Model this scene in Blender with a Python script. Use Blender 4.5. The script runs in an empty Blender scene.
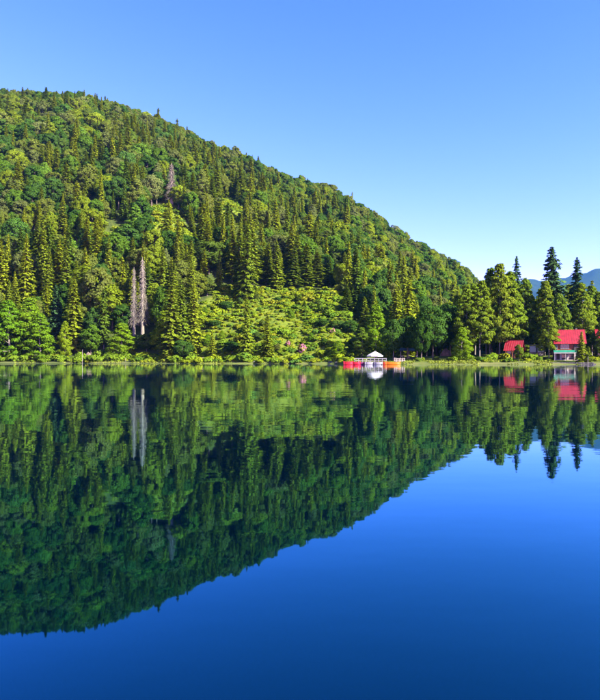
import bpy, math, random
import numpy as np
from mathutils import Vector, Matrix

R = math.radians
sc = bpy.context.scene
C = sc.collection

# ------------------------------------------------------------------ camera
F, CX, HZ, CAMH = 600.0, 300.0, 360.0, 1.5       # photo pixels: focal length, centre column, horizon row
cam_d = bpy.data.cameras.new("camera")
cam = bpy.data.objects.new("camera", cam_d)
C.objects.link(cam)
cam.location = (0, 0, CAMH)
cam.rotation_euler = (R(90), 0, 0)
cam_d.sensor_fit = 'VERTICAL'
cam_d.sensor_height = 36.0
cam_d.lens = F / 700.0 * 36.0
cam_d.shift_y = (HZ - 350.0) / 700.0
cam_d.clip_start = 0.1
cam_d.clip_end = 20000
sc.camera = cam

# ------------------------------------------------------------------ sky, sun, exposure
SUN_AZ, SUN_EL = 127.0, 33.0        # clockwise from the view direction
world = bpy.data.worlds.new("World")
sc.world = world
world.use_nodes = True
wn = world.node_tree
sky = wn.nodes.new("ShaderNodeTexSky")
sky.sky_type = 'NISHITA'
sky.sun_disc = False
sky.sun_elevation = R(SUN_EL)
sky.sun_rotation = R(SUN_AZ)
sky.altitude = 900
sky.air_density = 1.0
sky.dust_density = 0.5
sky.ozone_density = 2.0
hsv = wn.nodes.new("ShaderNodeHueSaturation")
hsv.inputs["Saturation"].default_value = 1.0
wn.links.new(sky.outputs[0], hsv.inputs["Color"])
sep = wn.nodes.new("ShaderNodeSeparateColor")      # deep, clear mountain sky, paler towards the horizon
com = wn.nodes.new("ShaderNodeCombineColor")
wn.links.new(hsv.outputs[0], sep.inputs[0])
for k, (ex, gain) in enumerate(((1.85, 0.42), (1.32, 0.475), (2.0, 0.30))):
    pw = wn.nodes.new("ShaderNodeMath"); pw.operation = 'POWER'
    pw.inputs[1].default_value = ex
    mu = wn.nodes.new("ShaderNodeMath"); mu.operation = 'MULTIPLY'
    mu.inputs[1].default_value = gain
    wn.links.new(sep.outputs[k], pw.inputs[0])
    wn.links.new(pw.outputs[0], mu.inputs[0])
    wn.links.new(mu.outputs[0], com.inputs[k])
wn.links.new(com.outputs[0], wn.nodes["Background"].inputs[0])
wn.nodes["Background"].inputs[1].default_value = 0.07

sun_d = bpy.data.lights.new("sun", 'SUN')
sun_d.energy = 4.5
sun_d.angle = R(0.5)
sun_d.color = (1.0, 0.92, 0.74)
sun = bpy.data.objects.new("sun", sun_d)
C.objects.link(sun)
to_sun = Vector((math.sin(R(SUN_AZ)) * math.cos(R(SUN_EL)), math.cos(R(SUN_AZ)) * math.cos(R(SUN_EL)), math.sin(R(SUN_EL))))
sun.rotation_euler = to_sun.to_track_quat('Z', 'Y').to_euler()
sun.location = (200, -100, 300)

vs = sc.view_settings
vs.view_transform = 'Standard'
vs.look = 'None'
vs.gamma = 1.0
vs.exposure = 2.5
sc.cycles.max_bounces = 7
sc.cycles.diffuse_bounces = 3
sc.cycles.glossy_bounces = 3
sc.cycles.transmission_bounces = 2
sc.cycles.volume_bounces = 0
sc.cycles.transparent_max_bounces = 4
sc.cycles.caustics_reflective = False
sc.cycles.caustics_refractive = False

HAZE = 3.0e-5
rng = np.random.default_rng(7)
random.seed(7)

# ------------------------------------------------------------------ helpers: objects
def obj(name, mesh, mat=None, parent=None):
    o = bpy.data.objects.new(name, mesh)
    C.objects.link(o)
    if mat is not None and mesh is not None and not mesh.materials:
        mesh.materials.append(mat)
    if parent is not None:
        o.parent = parent
    return o

def empty(name, loc, rz=0.0, sc_=(1, 1, 1)):
    o = bpy.data.objects.new(name, None)
    C.objects.link(o)
    o.location = loc
    o.rotation_euler = (0, 0, rz)
    o.scale = sc_
    o.empty_display_size = 0.5
    return o

def tag(o, label=None, cat=None, group=None, kind=None):
    if label: o["label"] = label
    if cat: o["category"] = cat
    if group: o["group"] = group
    if kind: o["kind"] = kind
    return o

def np_mesh(name, verts, quads, tint=None):
    """verts (N,3), quads (M,4) or (M,3) -> mesh, quick"""
    verts = np.asarray(verts, np.float32)
    quads = np.asarray(quads, np.int32)
    k = quads.shape[1]
    me = bpy.data.meshes.new(name)
    me.vertices.add(len(verts))
    me.vertices.foreach_set("co", verts.ravel())
    me.loops.add(quads.size)
    me.loops.foreach_set("vertex_index", quads.ravel())
    me.polygons.add(len(quads))
    me.polygons.foreach_set("loop_start", np.arange(0, quads.size, k, dtype=np.int32))
    if tint is not None:
        a = me.attributes.new("tint", 'FLOAT', 'FACE')
        a.data.foreach_set("value", np.asarray(tint, np.float32))
    me.update(calc_edges=True)
    me.validate()
    return me

class MB:
    """collects simple solids; build() links them as one mesh object"""
    def __init__(self):
        self.v, self.f = [], []
    def add(self, vs_, fs_):
        b = len(self.v)
        self.v += [tuple(p) for p in vs_]
        self.f += [tuple(b + i for i in f) for f in fs_]
        return self
    def box(self, x0, x1, y0, y1, z0, z1):
        p = [(x0, y0, z0), (x1, y0, z0), (x1, y1, z0), (x0, y1, z0), (x0, y0, z1), (x1, y0, z1), (x1, y1, z1), (x0, y1, z1)]
        return self.add(p, [(3, 2, 1, 0), (4, 5, 6, 7), (0, 1, 5, 4), (1, 2, 6, 5), (2, 3, 7, 6), (3, 0, 4, 7)])
    def tube(self, p, q, r0, r1=None, n=8, cap=True):
        r1 = r0 if r1 is None else r1
        p, q = Vector(p), Vector(q)
        d = (q - p).normalized()
        a = d.orthogonal().normalized()
        b = d.cross(a)
        vs_ = []
        for c, r in ((p, r0), (q, r1)):
            for i in range(n):
                t = 2 * math.pi * i / n
                vs_.append(c + a * (r * math.cos(t)) + b * (r * math.sin(t)))
        fs_ = [(i, (i + 1) % n, n + (i + 1) % n, n + i) for i in range(n)]
        if cap:
            fs_ += [tuple(reversed(range(n))), tuple(range(n, 2 * n))]
        return self.add(vs_, fs_)
    def mesh(self, name):
        me = bpy.data.meshes.new(name)
        me.from_pydata(self.v, [], self.f)
        me.update()
        return me
    def build(self, name, mat, parent=None):
        return obj(name, self.mesh(name), mat, parent)

# ------------------------------------------------------------------ helpers: noise (vectorised value noise)
def _hash(i, j, seed):
    n = (i.astype(np.int64) * 374761393 + j.astype(np.int64) * 668265263 + seed * 1442695041) & 0x7fffffff
    n = ((n ^ (n >> 13)) * 1274126177) & 0x7fffffff
    return ((n ^ (n >> 16)) & 0xffff) / 65535.0

def vnoise(x, y, s, seed=0):
    x = np.asarray(x, float) / s
    y = np.asarray(y, float) / s
    i, j = np.floor(x), np.floor(y)
    fx, fy = x - i, y - j
    fx = fx * fx * (3 - 2 * fx)
    fy = fy * fy * (3 - 2 * fy)
    a, b = _hash(i, j, seed), _hash(i + 1, j, seed)
    c, d = _hash(i, j + 1, seed), _hash(i + 1, j + 1, seed)
    return (a * (1 - fx) + b * fx) * (1 - fy) + (c * (1 - fx) + d * fx) * fy

# ------------------------------------------------------------------ materials
def nmat(name):
    m = bpy.data.materials.new(name)
    m.use_nodes = True
    m.node_tree.nodes.clear()
    return m, m.node_tree

def node(nt, t, **kw):
    n = nt.nodes.new(t)
    for k, v in kw.items():
        setattr(n, k, v)
    return n

def ramp(nt, stops, interp='LINEAR'):
    n = nt.nodes.new("ShaderNodeValToRGB")
    n.color_ramp.interpolation = interp
    e = n.color_ramp.elements
    while len(e) < len(stops):
        e.new(0.5)
    for i, (p, c) in enumerate(stops):
        e[i].position = p
        e[i].color = (*c, 1)
    return n

LEAF_GAIN = (1.08, 1.17, 0.88)
def leaf_tone(c):
    return tuple(a * b for a, b in zip(c, LEAF_GAIN))

def leaf_mat(name, stops, transl=0.48):
    """foliage: one hue per tree (object random), every leaf spray a little lighter or darker"""
    m, nt = nmat(name)
    oi = node(nt, "ShaderNodeObjectInfo")
    rp = ramp(nt, [(q, leaf_tone(c)) for q, c in stops])
    nt.links.new(oi.outputs["Random"], rp.inputs[0])
    at = node(nt, "ShaderNodeAttribute", attribute_name="tint")
    mr = node(nt, "ShaderNodeMapRange")
    mr.inputs["To Min"].default_value = 0.72
    mr.inputs["To Max"].default_value = 1.22
    nt.links.new(at.outputs["Fac"], mr.inputs["Value"])
    mul = node(nt, "ShaderNodeMixRGB", blend_type='MULTIPLY')
    mul.inputs[0].default_value = 1.0
    own = node(nt, "ShaderNodeMixRGB")          # trees with a hue of their own carry it as object colour (alpha 0)
    nt.links.new(oi.outputs["Alpha"], own.inputs[0])
    nt.links.new(oi.outputs["Color"], own.inputs[1])
    nt.links.new(rp.outputs[0], own.inputs[2])
    nt.links.new(own.outputs[0], mul.inputs[1])
    nt.links.new(mr.outputs[0], mul.inputs[2])
    d = node(nt, "ShaderNodeBsdfDiffuse")
    t = node(nt, "ShaderNodeBsdfTranslucent")
    yl = node(nt, "ShaderNodeMixRGB", blend_type='MULTIPLY')
    yl.inputs[0].default_value = 1.0
    yl.inputs[2].default_value = (1.25, 1.2, 0.5, 1)
    nt.links.new(mul.outputs[0], yl.inputs[1])
    nt.links.new(mul.outputs[0], d.inputs[0])
    nt.links.new(yl.outputs[0], t.inputs[0])
    mx = node(nt, "ShaderNodeMixShader")
    mx.inputs[0].default_value = transl
    nt.links.new(d.outputs[0], mx.inputs[1])
    nt.links.new(t.outputs[0], mx.inputs[2])
    out = node(nt, "ShaderNodeOutputMaterial")
    nt.links.new(mx.outputs[0], out.inputs[0])
    return m

def surf_mat(name, c0, c1, scale=3.0, rough=0.8, bump=0.0, stretch=(1, 1, 1), spec=0.3):
    """plain procedural surface: two tones of noise and fine relief"""
    m, nt = nmat(name)
    tc = node(nt, "ShaderNodeTexCoord")
    mp = node(nt, "ShaderNodeMapping")
    mp.inputs["Scale"].default_value = stretch
    nt.links.new(tc.outputs["Object"], mp.inputs[0])
    nz = node(nt, "ShaderNodeTexNoise")
    nz.inputs["Scale"].default_value = scale
    nz.inputs["Detail"].default_value = 5
    nt.links.new(mp.outputs[0], nz.inputs["Vector"])
    rp = ramp(nt, [(0.3, c0), (0.7, c1)])
    nt.links.new(nz.outputs["Fac"], rp.inputs[0])
    p = node(nt, "ShaderNodeBsdfPrincipled")
    p.inputs["Roughness"].default_value = rough
    p.inputs["Specular IOR Level"].default_value = spec
    nt.links.new(rp.outputs[0], p.inputs["Base Color"])
    if bump:
        bp = node(nt, "ShaderNodeBump")
        bp.inputs["Strength"].default_value = bump
        bp.inputs["Distance"].default_value = 0.05
        nt.links.new(nz.outputs["Fac"], bp.inputs["Height"])
        nt.links.new(bp.outputs[0], p.inputs["Normal"])
    out = node(nt, "ShaderNodeOutputMaterial")
    nt.links.new(p.outputs[0], out.inputs[0])
    return m

M = {}
M['spruce'] = leaf_mat("spruce_needles", [(0.0, (0.062, 0.102, 0.012)), (0.35, (0.108, 0.144, 0.012)), (0.7, (0.145, 0.170, 0.011)), (1.0, (0.080, 0.116, 0.014))], 0.3)
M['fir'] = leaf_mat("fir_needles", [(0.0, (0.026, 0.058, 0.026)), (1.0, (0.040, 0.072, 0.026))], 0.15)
M['broad'] = leaf_mat("broad_leaves", [(0.0, (0.030, 0.068, 0.012)), (0.2, (0.052, 0.088, 0.012)), (0.42, (0.085, 0.106, 0.026)), (0.6, (0.050, 0.095, 0.018)), (0.8, (0.098, 0.128, 0.014)), (0.93, (0.088, 0.095, 0.032)), (1.0, (0.115, 0.150, 0.010))])
M['fresh'] = leaf_mat("fresh_leaves", [(0.0, (0.060, 0.120, 0.008)), (0.5, (0.085, 0.140, 0.008)), (1.0, (0.115, 0.155, 0.008))], 0.3)
M['shade'] = leaf_mat("dark_leaves", [(0.0, (0.022, 0.052, 0.010)), (1.0, (0.034, 0.065, 0.012))], 0.12)  # in the open slope's hollows this dark tone stands for cast shadow
M['lake'] = leaf_mat("lakeside_leaves", [(0.0, (0.055, 0.090, 0.012)), (0.5, (0.078, 0.115, 0.010)), (1.0, (0.098, 0.125, 0.012))], 0.25)
M['bush'] = leaf_mat("bush_leaves", [(0.0, (0.060, 0.105, 0.014)), (0.25, (0.098, 0.140, 0.011)), (0.6, (0.130, 0.160, 0.010)), (0.85, (0.142, 0.150, 0.012)), (1.0, (0.065, 0.115, 0.020))], 0.25)
M['pink'] = leaf_mat("pink_blossom", [(0.0, (0.24, 0.085, 0.17)), (1.0, (0.30, 0.12, 0.20))], 0.2)
M['reed'] = leaf_mat("bank_grass", [(0.0, (0.11, 0.145, 0.02)), (1.0, (0.14, 0.155, 0.03))], 0.25)
M['bark'] = surf_mat("bark", (0.05, 0.04, 0.03), (0.13, 0.105, 0.08), 2.0, 0.9, 0.4, (3, 3, 0.5))
M['pale_bark'] = surf_mat("pale_bark", (0.08, 0.07, 0.055), (0.20, 0.175, 0.145), 1.5, 0.9, 0.3, (3, 3, 0.5))
M['dead_wood'] = surf_mat("dead_wood", (0.105, 0.092, 0.072), (0.22, 0.195, 0.155), 1.2, 0.9, 0.3, (3, 3, 0.4))

# ------------------------------------------------------------------ terrain
_PX = np.array
def lerp_px(px, pts):
    a = np.array(pts, float)
    return np.interp(px, a[:, 0], a[:, 1])

def shore(px):      # distance of the waterline in each viewing column
    return lerp_px(px, [(-900, 240), (-300, 290), (0, 272), (100, 268), (190, 256), (250, 245), (330, 230), (350, 212), (400, 204), (450, 201), (520, 200), (600, 197), (800, 175), (1400, 120)])
def ridge(px):
    return lerp_px(px, [(-900, 1000), (0, 880), (150, 840), (300, 780), (465, 690), (600, 640), (900, 560), (1400, 500)])
SIL = [(-900, 60), (-300, 95), (0, 90), (60, 95), (110, 103), (150, 118), (180, 131), (200, 145), (250, 163), (280, 178), (330, 193), (370, 210), (400, 228), (430, 247), (465, 268), (480, 284), (500, 302), (527, 322), (600, 335), (800, 330), (1400, 260)]
def foot(px):       # width of the flat ground behind the bank
    return lerp_px(px, [(-900, 14), (330, 8), (360, 40), (420, 90), (480, 140), (560, 260), (1400, 200)])
def footz(px):
    return lerp_px(px, [(-900, 1.6), (330, 1.4), (380, 2.2), (480, 3.6), (600, 3.2), (1400, 3.5)])
RIDGE_TREE = 15.0

def px_of(x, y):
    return CX + F * x / np.maximum(y, 1.0)

def height(x, y):
    x = np.asarray(x, float)
    y = np.asarray(y, float)
    px = px_of(x, y)
    jit = (vnoise(x, y, 9, 3) - 0.5) * 5 + (vnoise(x, y, 30, 4) - 0.5) * 6
    s = y - (shore(px) + jit * np.clip((np.abs(px - 580) - 30) / 60, 0.15, 1))
    yr, ys = ridge(px), shore(px)
    ft, fz = foot(px), footz(px)
    hr = (HZ - lerp_px(px, SIL)) / F * yr + CAMH - RIDGE_TREE
    hr = np.maximum(hr, fz + 1)
    bank = np.where(s < 0, np.maximum(s * 0.18, -4.0), np.minimum(s / 1.2, 1) * 0.45 + np.clip(s / 3.0 - 0.4, 0, 1) * 0.25)
    flat = bank + np.clip((s - 2) / np.maximum(np.minimum(ft, 26) - 2, 1), 0, 1) * (fz - 0.7)
    t = (s - ft) / np.maximum(yr - ys - ft, 10)
    tc = np.clip(t, 0, 1)
    up = (hr - fz) * (tc + 0.10 * np.sin(math.pi * tc) * tc)
    over = np.clip(t - 1, 0, None)
    up = up * np.clip(1 - over * 0.75, 0.0, 1)
    n = 5.0 * (vnoise(x * 0.4, y, 13, 15) - 0.5) * np.clip((px - 190) / 20, 0, 1) * np.clip((370 - px) / 20, 0, 1) + (vnoise(x, y, 120, 11) - 0.5) * 26 + (vnoise(x, y, 45, 12) - 0.5) * 9 + (vnoise(x, y, 14, 13) - 0.5) * 3.5
    mask = np.clip(tc * 3.5, 0, 1) * np.clip(hr / 80, 0.1, 1) * (0.35 + 0.65 * np.clip((1 - tc) * 4, 0, 1))
    return np.where(s < 0, bank, flat + up + n * mask)

def hz_(x, y):
    return float(height(np.array([x]), np.array([y]))[0])

def to_px(x, y, z):
    return CX + F * x / y, HZ - F * (z - CAMH) / y

CLEAR = [(165, 229, 21, 24), (118, 246, 17, 17), (229, 224, 15, 24), (195, 204, 7, 18), (62, 255, 7, 8)]
def meadow(px, py):
    """1 on the open slope above the lake and in the clearings of the wood"""
    top = lerp_px(px, [(190, 330), (205, 300), (225, 288), (290, 290), (335, 288), (352, 300), (366, 345)])
    m = ((px > 193) & (px < 364) & (py > top) & (py < 372)).astype(float)
    for cx, cy, rx, ry in CLEAR:
        m = np.maximum(m, ((((px - cx) / rx) ** 2 + ((py - cy) / ry) ** 2) < 1).astype(float))
    return m

def build_terrain():
    uu = np.concatenate([np.linspace(-1.9, -0.62, 40, endpoint=False), np.linspace(-0.62, 0.62, 250, endpoint=False), np.linspace(0.62, 1.9, 40)])
    ss = np.concatenate([[-30, -14, -6, -3, -1.5, -0.6, 0, 0.5, 1.0, 1.7, 2.6, 4, 6], np.arange(9, 120, 3.5), np.arange(120, 420, 7), np.arange(420, 1000, 20), [1100, 1300, 1600, 2000, 2500, 3200, 4000]])
    px = CX + F * uu
    ys = shore(px)
    Y = ys[:, None] + ss[None, :]
    X = uu[:, None] * Y
    Z = height(X, Y)
    nu, ns = Y.shape
    idx = np.arange(nu * ns).reshape(nu, ns)
    q = np.stack([idx[:-1, :-1], idx[1:, :-1], idx[1:, 1:], idx[:-1, 1:]], -1).reshape(-1, 4)
    me = np_mesh("ground", np.stack([X, Y, Z], -1).reshape(-1, 3), q)
    pxv, pyv = to_px(X, Y, Z)
    md = meadow(pxv, pyv)
    s = Y - ys[:, None]
    flat_right = (pxv > 350) & (s < 40)
    md = np.maximum(md, flat_right * 0.55)
    a = me.attributes.new("meadow", 'FLOAT', 'POINT')
    a.data.foreach_set("value", md.ravel().astype(np.float32))
    b = me.attributes.new("bank", 'FLOAT', 'POINT')
    b.data.foreach_set("value", (np.clip(1 - np.abs(Z - 0.35) / 0.45, 0, 1) * (s < 8)).ravel().astype(np.float32))
    me.polygons.foreach_set("use_smooth", np.ones(len(me.polygons), bool))
    return me

def ground_material():
    m, nt = nmat("forest_floor")
    tc = node(nt, "ShaderNodeTexCoord")
    n1 = node(nt, "ShaderNodeTexNoise"); n1.inputs["Scale"].default_value = 0.09; n1.inputs["Detail"].default_value = 6
    n2 = node(nt, "ShaderNodeTexNoise"); n2.inputs["Scale"].default_value = 0.7; n2.inputs["Detail"].default_value = 5
    nt.links.new(tc.outputs["Object"], n1.inputs["Vector"])
    nt.links.new(tc.outputs["Object"], n2.inputs["Vector"])
    fl = ramp(nt, [(0.3, (0.020, 0.035, 0.008)), (0.7, (0.05, 0.065, 0.015))])
    nt.links.new(n2.outputs["Fac"], fl.inputs[0])
    md = ramp(nt, [(0.3, (0.045, 0.08, 0.010)), (0.55, (0.095, 0.125, 0.010)), (0.75, (0.13, 0.13, 0.018))])
    nt.links.new(n2.outputs["Fac"], md.inputs[0])
    am = node(nt, "ShaderNodeAttribute", attribute_name="meadow")
    ab = node(nt, "ShaderNodeAttribute", attribute_name="bank")
    mx = node(nt, "ShaderNodeMixRGB")
    nt.links.new(am.outputs["Fac"], mx.inputs[0])
    nt.links.new(fl.outputs[0], mx.inputs[1])
    nt.links.new(md.outputs[0], mx.inputs[2])
    mx2 = node(nt, "ShaderNodeMixRGB")
    bk = ramp(nt, [(0.35, (0.05, 0.07, 0.018)), (0.65, (0.12, 0.115, 0.05))])
    nt.links.new(n1.outputs["Fac"], bk.inputs[0])
    nt.links.new(ab.outputs["Fac"], mx2.inputs[0])
    nt.links.new(mx.outputs[0], mx2.inputs[1])
    nt.links.new(bk.outputs[0], mx2.inputs[2])
    p = node(nt, "ShaderNodeBsdfPrincipled")
    p.inputs["Roughness"].default_value = 0.95
    p.inputs["Specular IOR Level"].default_value = 0.1
    nt.links.new(mx2.outputs[0], p.inputs["Base Color"])
    out = node(nt, "ShaderNodeOutputMaterial")
    nt.links.new(p.outputs[0], out.inputs[0])
    return m

ground = obj("ground", build_terrain(), ground_material())
tag(ground, "steep wooded hillside and grassy bank around the lake", "terrain", kind="structure")

# far mountain range across the valley
def build_far():
    uu = np.linspace(-0.25, 1.2, 200)
    tt = np.linspace(0, 1, 46)
    px = CX + F * uu
    crest = (HZ - lerp_px(px, [(150, 352), (420, 318), (500, 291), (527, 279), (548, 278), (575, 277), (590, 272.5), (605, 271), (640, 262), (760, 268), (900, 235), (1200, 250), (1740, 225)])) / F
    crest = crest + (vnoise(px, px * 0, 17, 31) - 0.5) * 0.006 + (vnoise(px, px * 0, 6, 32) - 0.5) * 0.003
    y0, y1 = 4400.0, 6800.0
    T = np.concatenate([tt, 1 + np.linspace(0.08, 0.8, 8)])
    Y = y0 + (y1 - y0) * T[None, :] + np.zeros((len(uu), 1))
    X = uu[:, None] * Y
    prof = np.where(T < 1, T ** 1.15, 1 - (T - 1) * 0.9)
    Z = crest[:, None] * y1 * prof[None, :] + 3
    nz = ((vnoise(X, Y, 580, 41) - 0.5) * 340 + (vnoise(X, Y, 200, 42) - 0.5) * 105 + (vnoise(X, Y, 66, 43) - 0.5) * 38)
    Z = Z + nz * np.clip(np.minimum(T, 1 - T * 0.93) * 2.2, 0, 1)[None, :]
    Z[:, 0] = -5
    nu, ns = Z.shape
    idx = np.arange(nu * ns).reshape(nu, ns)
    q = np.stack([idx[:-1, :-1], idx[1:, :-1], idx[1:, 1:], idx[:-1, 1:]], -1).reshape(-1, 4)
    return np_mesh("far_mountain", np.stack([X, Y, Z], -1).reshape(-1, 3), q)
far = obj("far_mountain", build_far(), surf_mat("far_forest", (0.008, 0.018, 0.012), (0.014, 0.028, 0.014), 0.006, 0.95, 0, (1, 1, 1), 0.05))  # the forest's own shadow is put into this dark colour
tag(far, "distant blue forested mountain across the valley", "mountain", kind="structure")

# ------------------------------------------------------------------ lake
def water_material():
    m, nt = nmat("lake_water")
    tc = node(nt, "ShaderNodeTexCoord")
    h = []
    for sc_, st, det in ((0.9, (0.55, 1.0, 1), 3), (0.16, (0.6, 1.0, 1), 2)):
        mp = node(nt, "ShaderNodeMapping"); mp.inputs["Scale"].default_value = st
        nt.links.new(tc.outputs["Object"], mp.inputs[0])
        n = node(nt, "ShaderNodeTexNoise"); n.inputs["Scale"].default_value = sc_; n.inputs["Detail"].default_value = det
        nt.links.new(mp.outputs[0], n.inputs["Vector"])
        h.append(n)
    add = node(nt, "ShaderNodeMath", operation='MULTIPLY_ADD')
    nt.links.new(h[1].outputs["Fac"], add.inputs[0])
    add.inputs[1].default_value = 3.0
    nt.links.new(h[0].outputs["Fac"], add.inputs[2])
    # light air ruffles the water in long lanes
    mp = node(nt, "ShaderNodeMapping"); mp.inputs["Scale"].default_value = (0.010, 0.05, 1)
    nt.links.new(tc.outputs["Object"], mp.inputs[0])
    lane = node(nt, "ShaderNodeTexNoise"); lane.inputs["Scale"].default_value = 1.0; lane.inputs["Detail"].default_value = 3
    nt.links.new(mp.outputs[0], lane.inputs["Vector"])
    mr = node(nt, "ShaderNodeMapRange")
    mr.inputs["From Min"].default_value = 0.4; mr.inputs["From Max"].default_value = 0.75
    mr.inputs["To Min"].default_value = 0.0025; mr.inputs["To Max"].default_value = 0.012
    nt.links.new(lane.outputs["Fac"], mr.inputs["Value"])
    bp = node(nt, "ShaderNodeBump")
    bp.inputs["Distance"].default_value = 1.0
    # a breath of wind along the left shore
    sx = node(nt, "ShaderNodeSeparateXYZ")
    nt.links.new(tc.outputs["Object"], sx.inputs[0])
    def rng_(sock, a, b):
        q = node(nt, "ShaderNodeMapRange"); q.interpolation_type = 'SMOOTHSTEP'
        q.inputs["From Min"].default_value = a; q.inputs["From Max"].default_value = b
        nt.links.new(sock, q.inputs["Value"])
        return q.outputs[0]
    m1 = node(nt, "ShaderNodeMath", operation='MULTIPLY')
    nt.links.new(rng_(sx.outputs["Y"], 232, 246), m1.inputs[0])
    nt.links.new(rng_(sx.outputs["X"], -38, -62), m1.inputs[1])
    m2 = node(nt, "ShaderNodeMath", operation='MULTIPLY_ADD')
    nt.links.new(m1.outputs[0], m2.inputs[0])
    m2.inputs[1].default_value = 0.20
    nt.links.new(mr.outputs[0], m2.inputs[2])
    nt.links.new(m2.outputs[0], bp.inputs["Strength"])
    nt.links.new(add.outputs[0], bp.inputs["Height"])
    # mirror strength by Fresnel; a bluer cast is put into the reflection's colour
    fr = node(nt, "ShaderNodeFresnel"); fr.inputs["IOR"].default_value = 1.333
    nt.links.new(bp.outputs[0], fr.inputs["Normal"])
    cc = node(nt, "ShaderNodeCombineColor")
    for k, e in enumerate((1.5, 0.80, 0.64)):
        pw = node(nt, "ShaderNodeMath", operation='POWER')
        pw.inputs[1].default_value = e
        nt.links.new(fr.outputs[0], pw.inputs[0])
        nt.links.new(pw.outputs[0], cc.inputs[k])
    gl = node(nt, "ShaderNodeBsdfGlossy"); gl.inputs["Roughness"].default_value = 0.02
    nt.links.new(cc.outputs[0], gl.inputs["Color"])
    nt.links.new(bp.outputs[0], gl.inputs["Normal"])
    df = node(nt, "ShaderNodeBsdfDiffuse"); df.inputs["Color"].default_value = (0.0, 0.0008, 0.003, 1)
    ad = node(nt, "ShaderNodeAddShader")
    nt.links.new(gl.outputs[0], ad.inputs[0]); nt.links.new(df.outputs[0], ad.inputs[1])
    out = node(nt, "ShaderNodeOutputMaterial")
    nt.links.new(ad.outputs[0], out.inputs[0])
    return m
wm = np_mesh("lake_water", [(-900, -250, 0), (900, -250, 0), (900, 330, 0), (-900, 330, 0)], [(0, 1, 2, 3)])
lake = obj("lake_water", wm, water_material())
tag(lake, "still blue mountain lake mirroring the hill", "lake", kind="structure")

# ------------------------------------------------------------------ tree prototypes
def norm(a):
    return a / np.maximum(np.linalg.norm(a, axis=-1, keepdims=True), 1e-6)

def cards(cen, a, b, la, lb, g):
    """leaf sprays: uneven quads around cen with half axes a*la and b*lb"""
    n = len(cen)
    A, B = a * la[:, None], b * lb[:, None]
    j = lambda: 1 + g.uniform(-0.35, 0.35, (n, 1))
    v = np.stack([cen - A * j() - B * 0.35 * j(), cen - A * 0.1 + B * j(), cen + A * j() + B * 0.3 * j(), cen + A * 0.15 - B * j()], 1)
    return v.reshape(-1, 3)

def crown_mesh(name, v, g, nrm=None):
    """leaf sprays; their shading normals follow the rounded mass of the bough they grow on"""
    n = len(v) // 4
    if nrm is not None:      # every spray turns its upper side outwards
        q = v.reshape(-1, 4, 3)
        fl = (np.cross(q[:, 2] - q[:, 0], q[:, 3] - q[:, 1]) * nrm).sum(1) < 0
        q = np.where(fl[:, None, None], q[:, ::-1], q)
        v = q.reshape(-1, 3)
    me = np_mesh(name, v, np.arange(n * 4).reshape(-1, 4), g.random(n))
    if nrm is not None:
        me.polygons.foreach_set("use_smooth", np.ones(n, bool))
        q = v.reshape(-1, 4, 3)
        fn = norm(np.cross(q[:, 2] - q[:, 0], q[:, 3] - q[:, 1]))
        fn = fn * np.sign((fn * nrm).sum(1, keepdims=True) + 1e-9)
        nn = norm(nrm * 0.7 + fn * 0.6)
        me.normals_split_custom_set(np.repeat(nn, 4, axis=0).tolist())
    return me

def tubes_mesh(name, segs, n=6):
    """tapered limbs: list of polylines [(p, r), ...]"""
    V, Q = [], []
    for pl in segs:
        P = [Vector(p) for p, r in pl]
        base = len(V)
        for k, (p, r) in enumerate(pl):
            d = (P[min(k + 1, len(P) - 1)] - P[max(k - 1, 0)]).normalized()
            a = d.orthogonal().normalized(); b = d.cross(a)
            for i in range(n):
                t = 2 * math.pi * i / n
                V.append(P[k] + a * (r * math.cos(t)) + b * (r * math.sin(t)))
        for k in range(len(pl) - 1):
            for i in range(n):
                Q.append((base + k * n + i, base + k * n + (i + 1) % n, base + (k + 1) * n + (i + 1) % n, base + (k + 1) * n + i))
    return np_mesh(name, [tuple(v) for v in V], Q)

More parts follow.
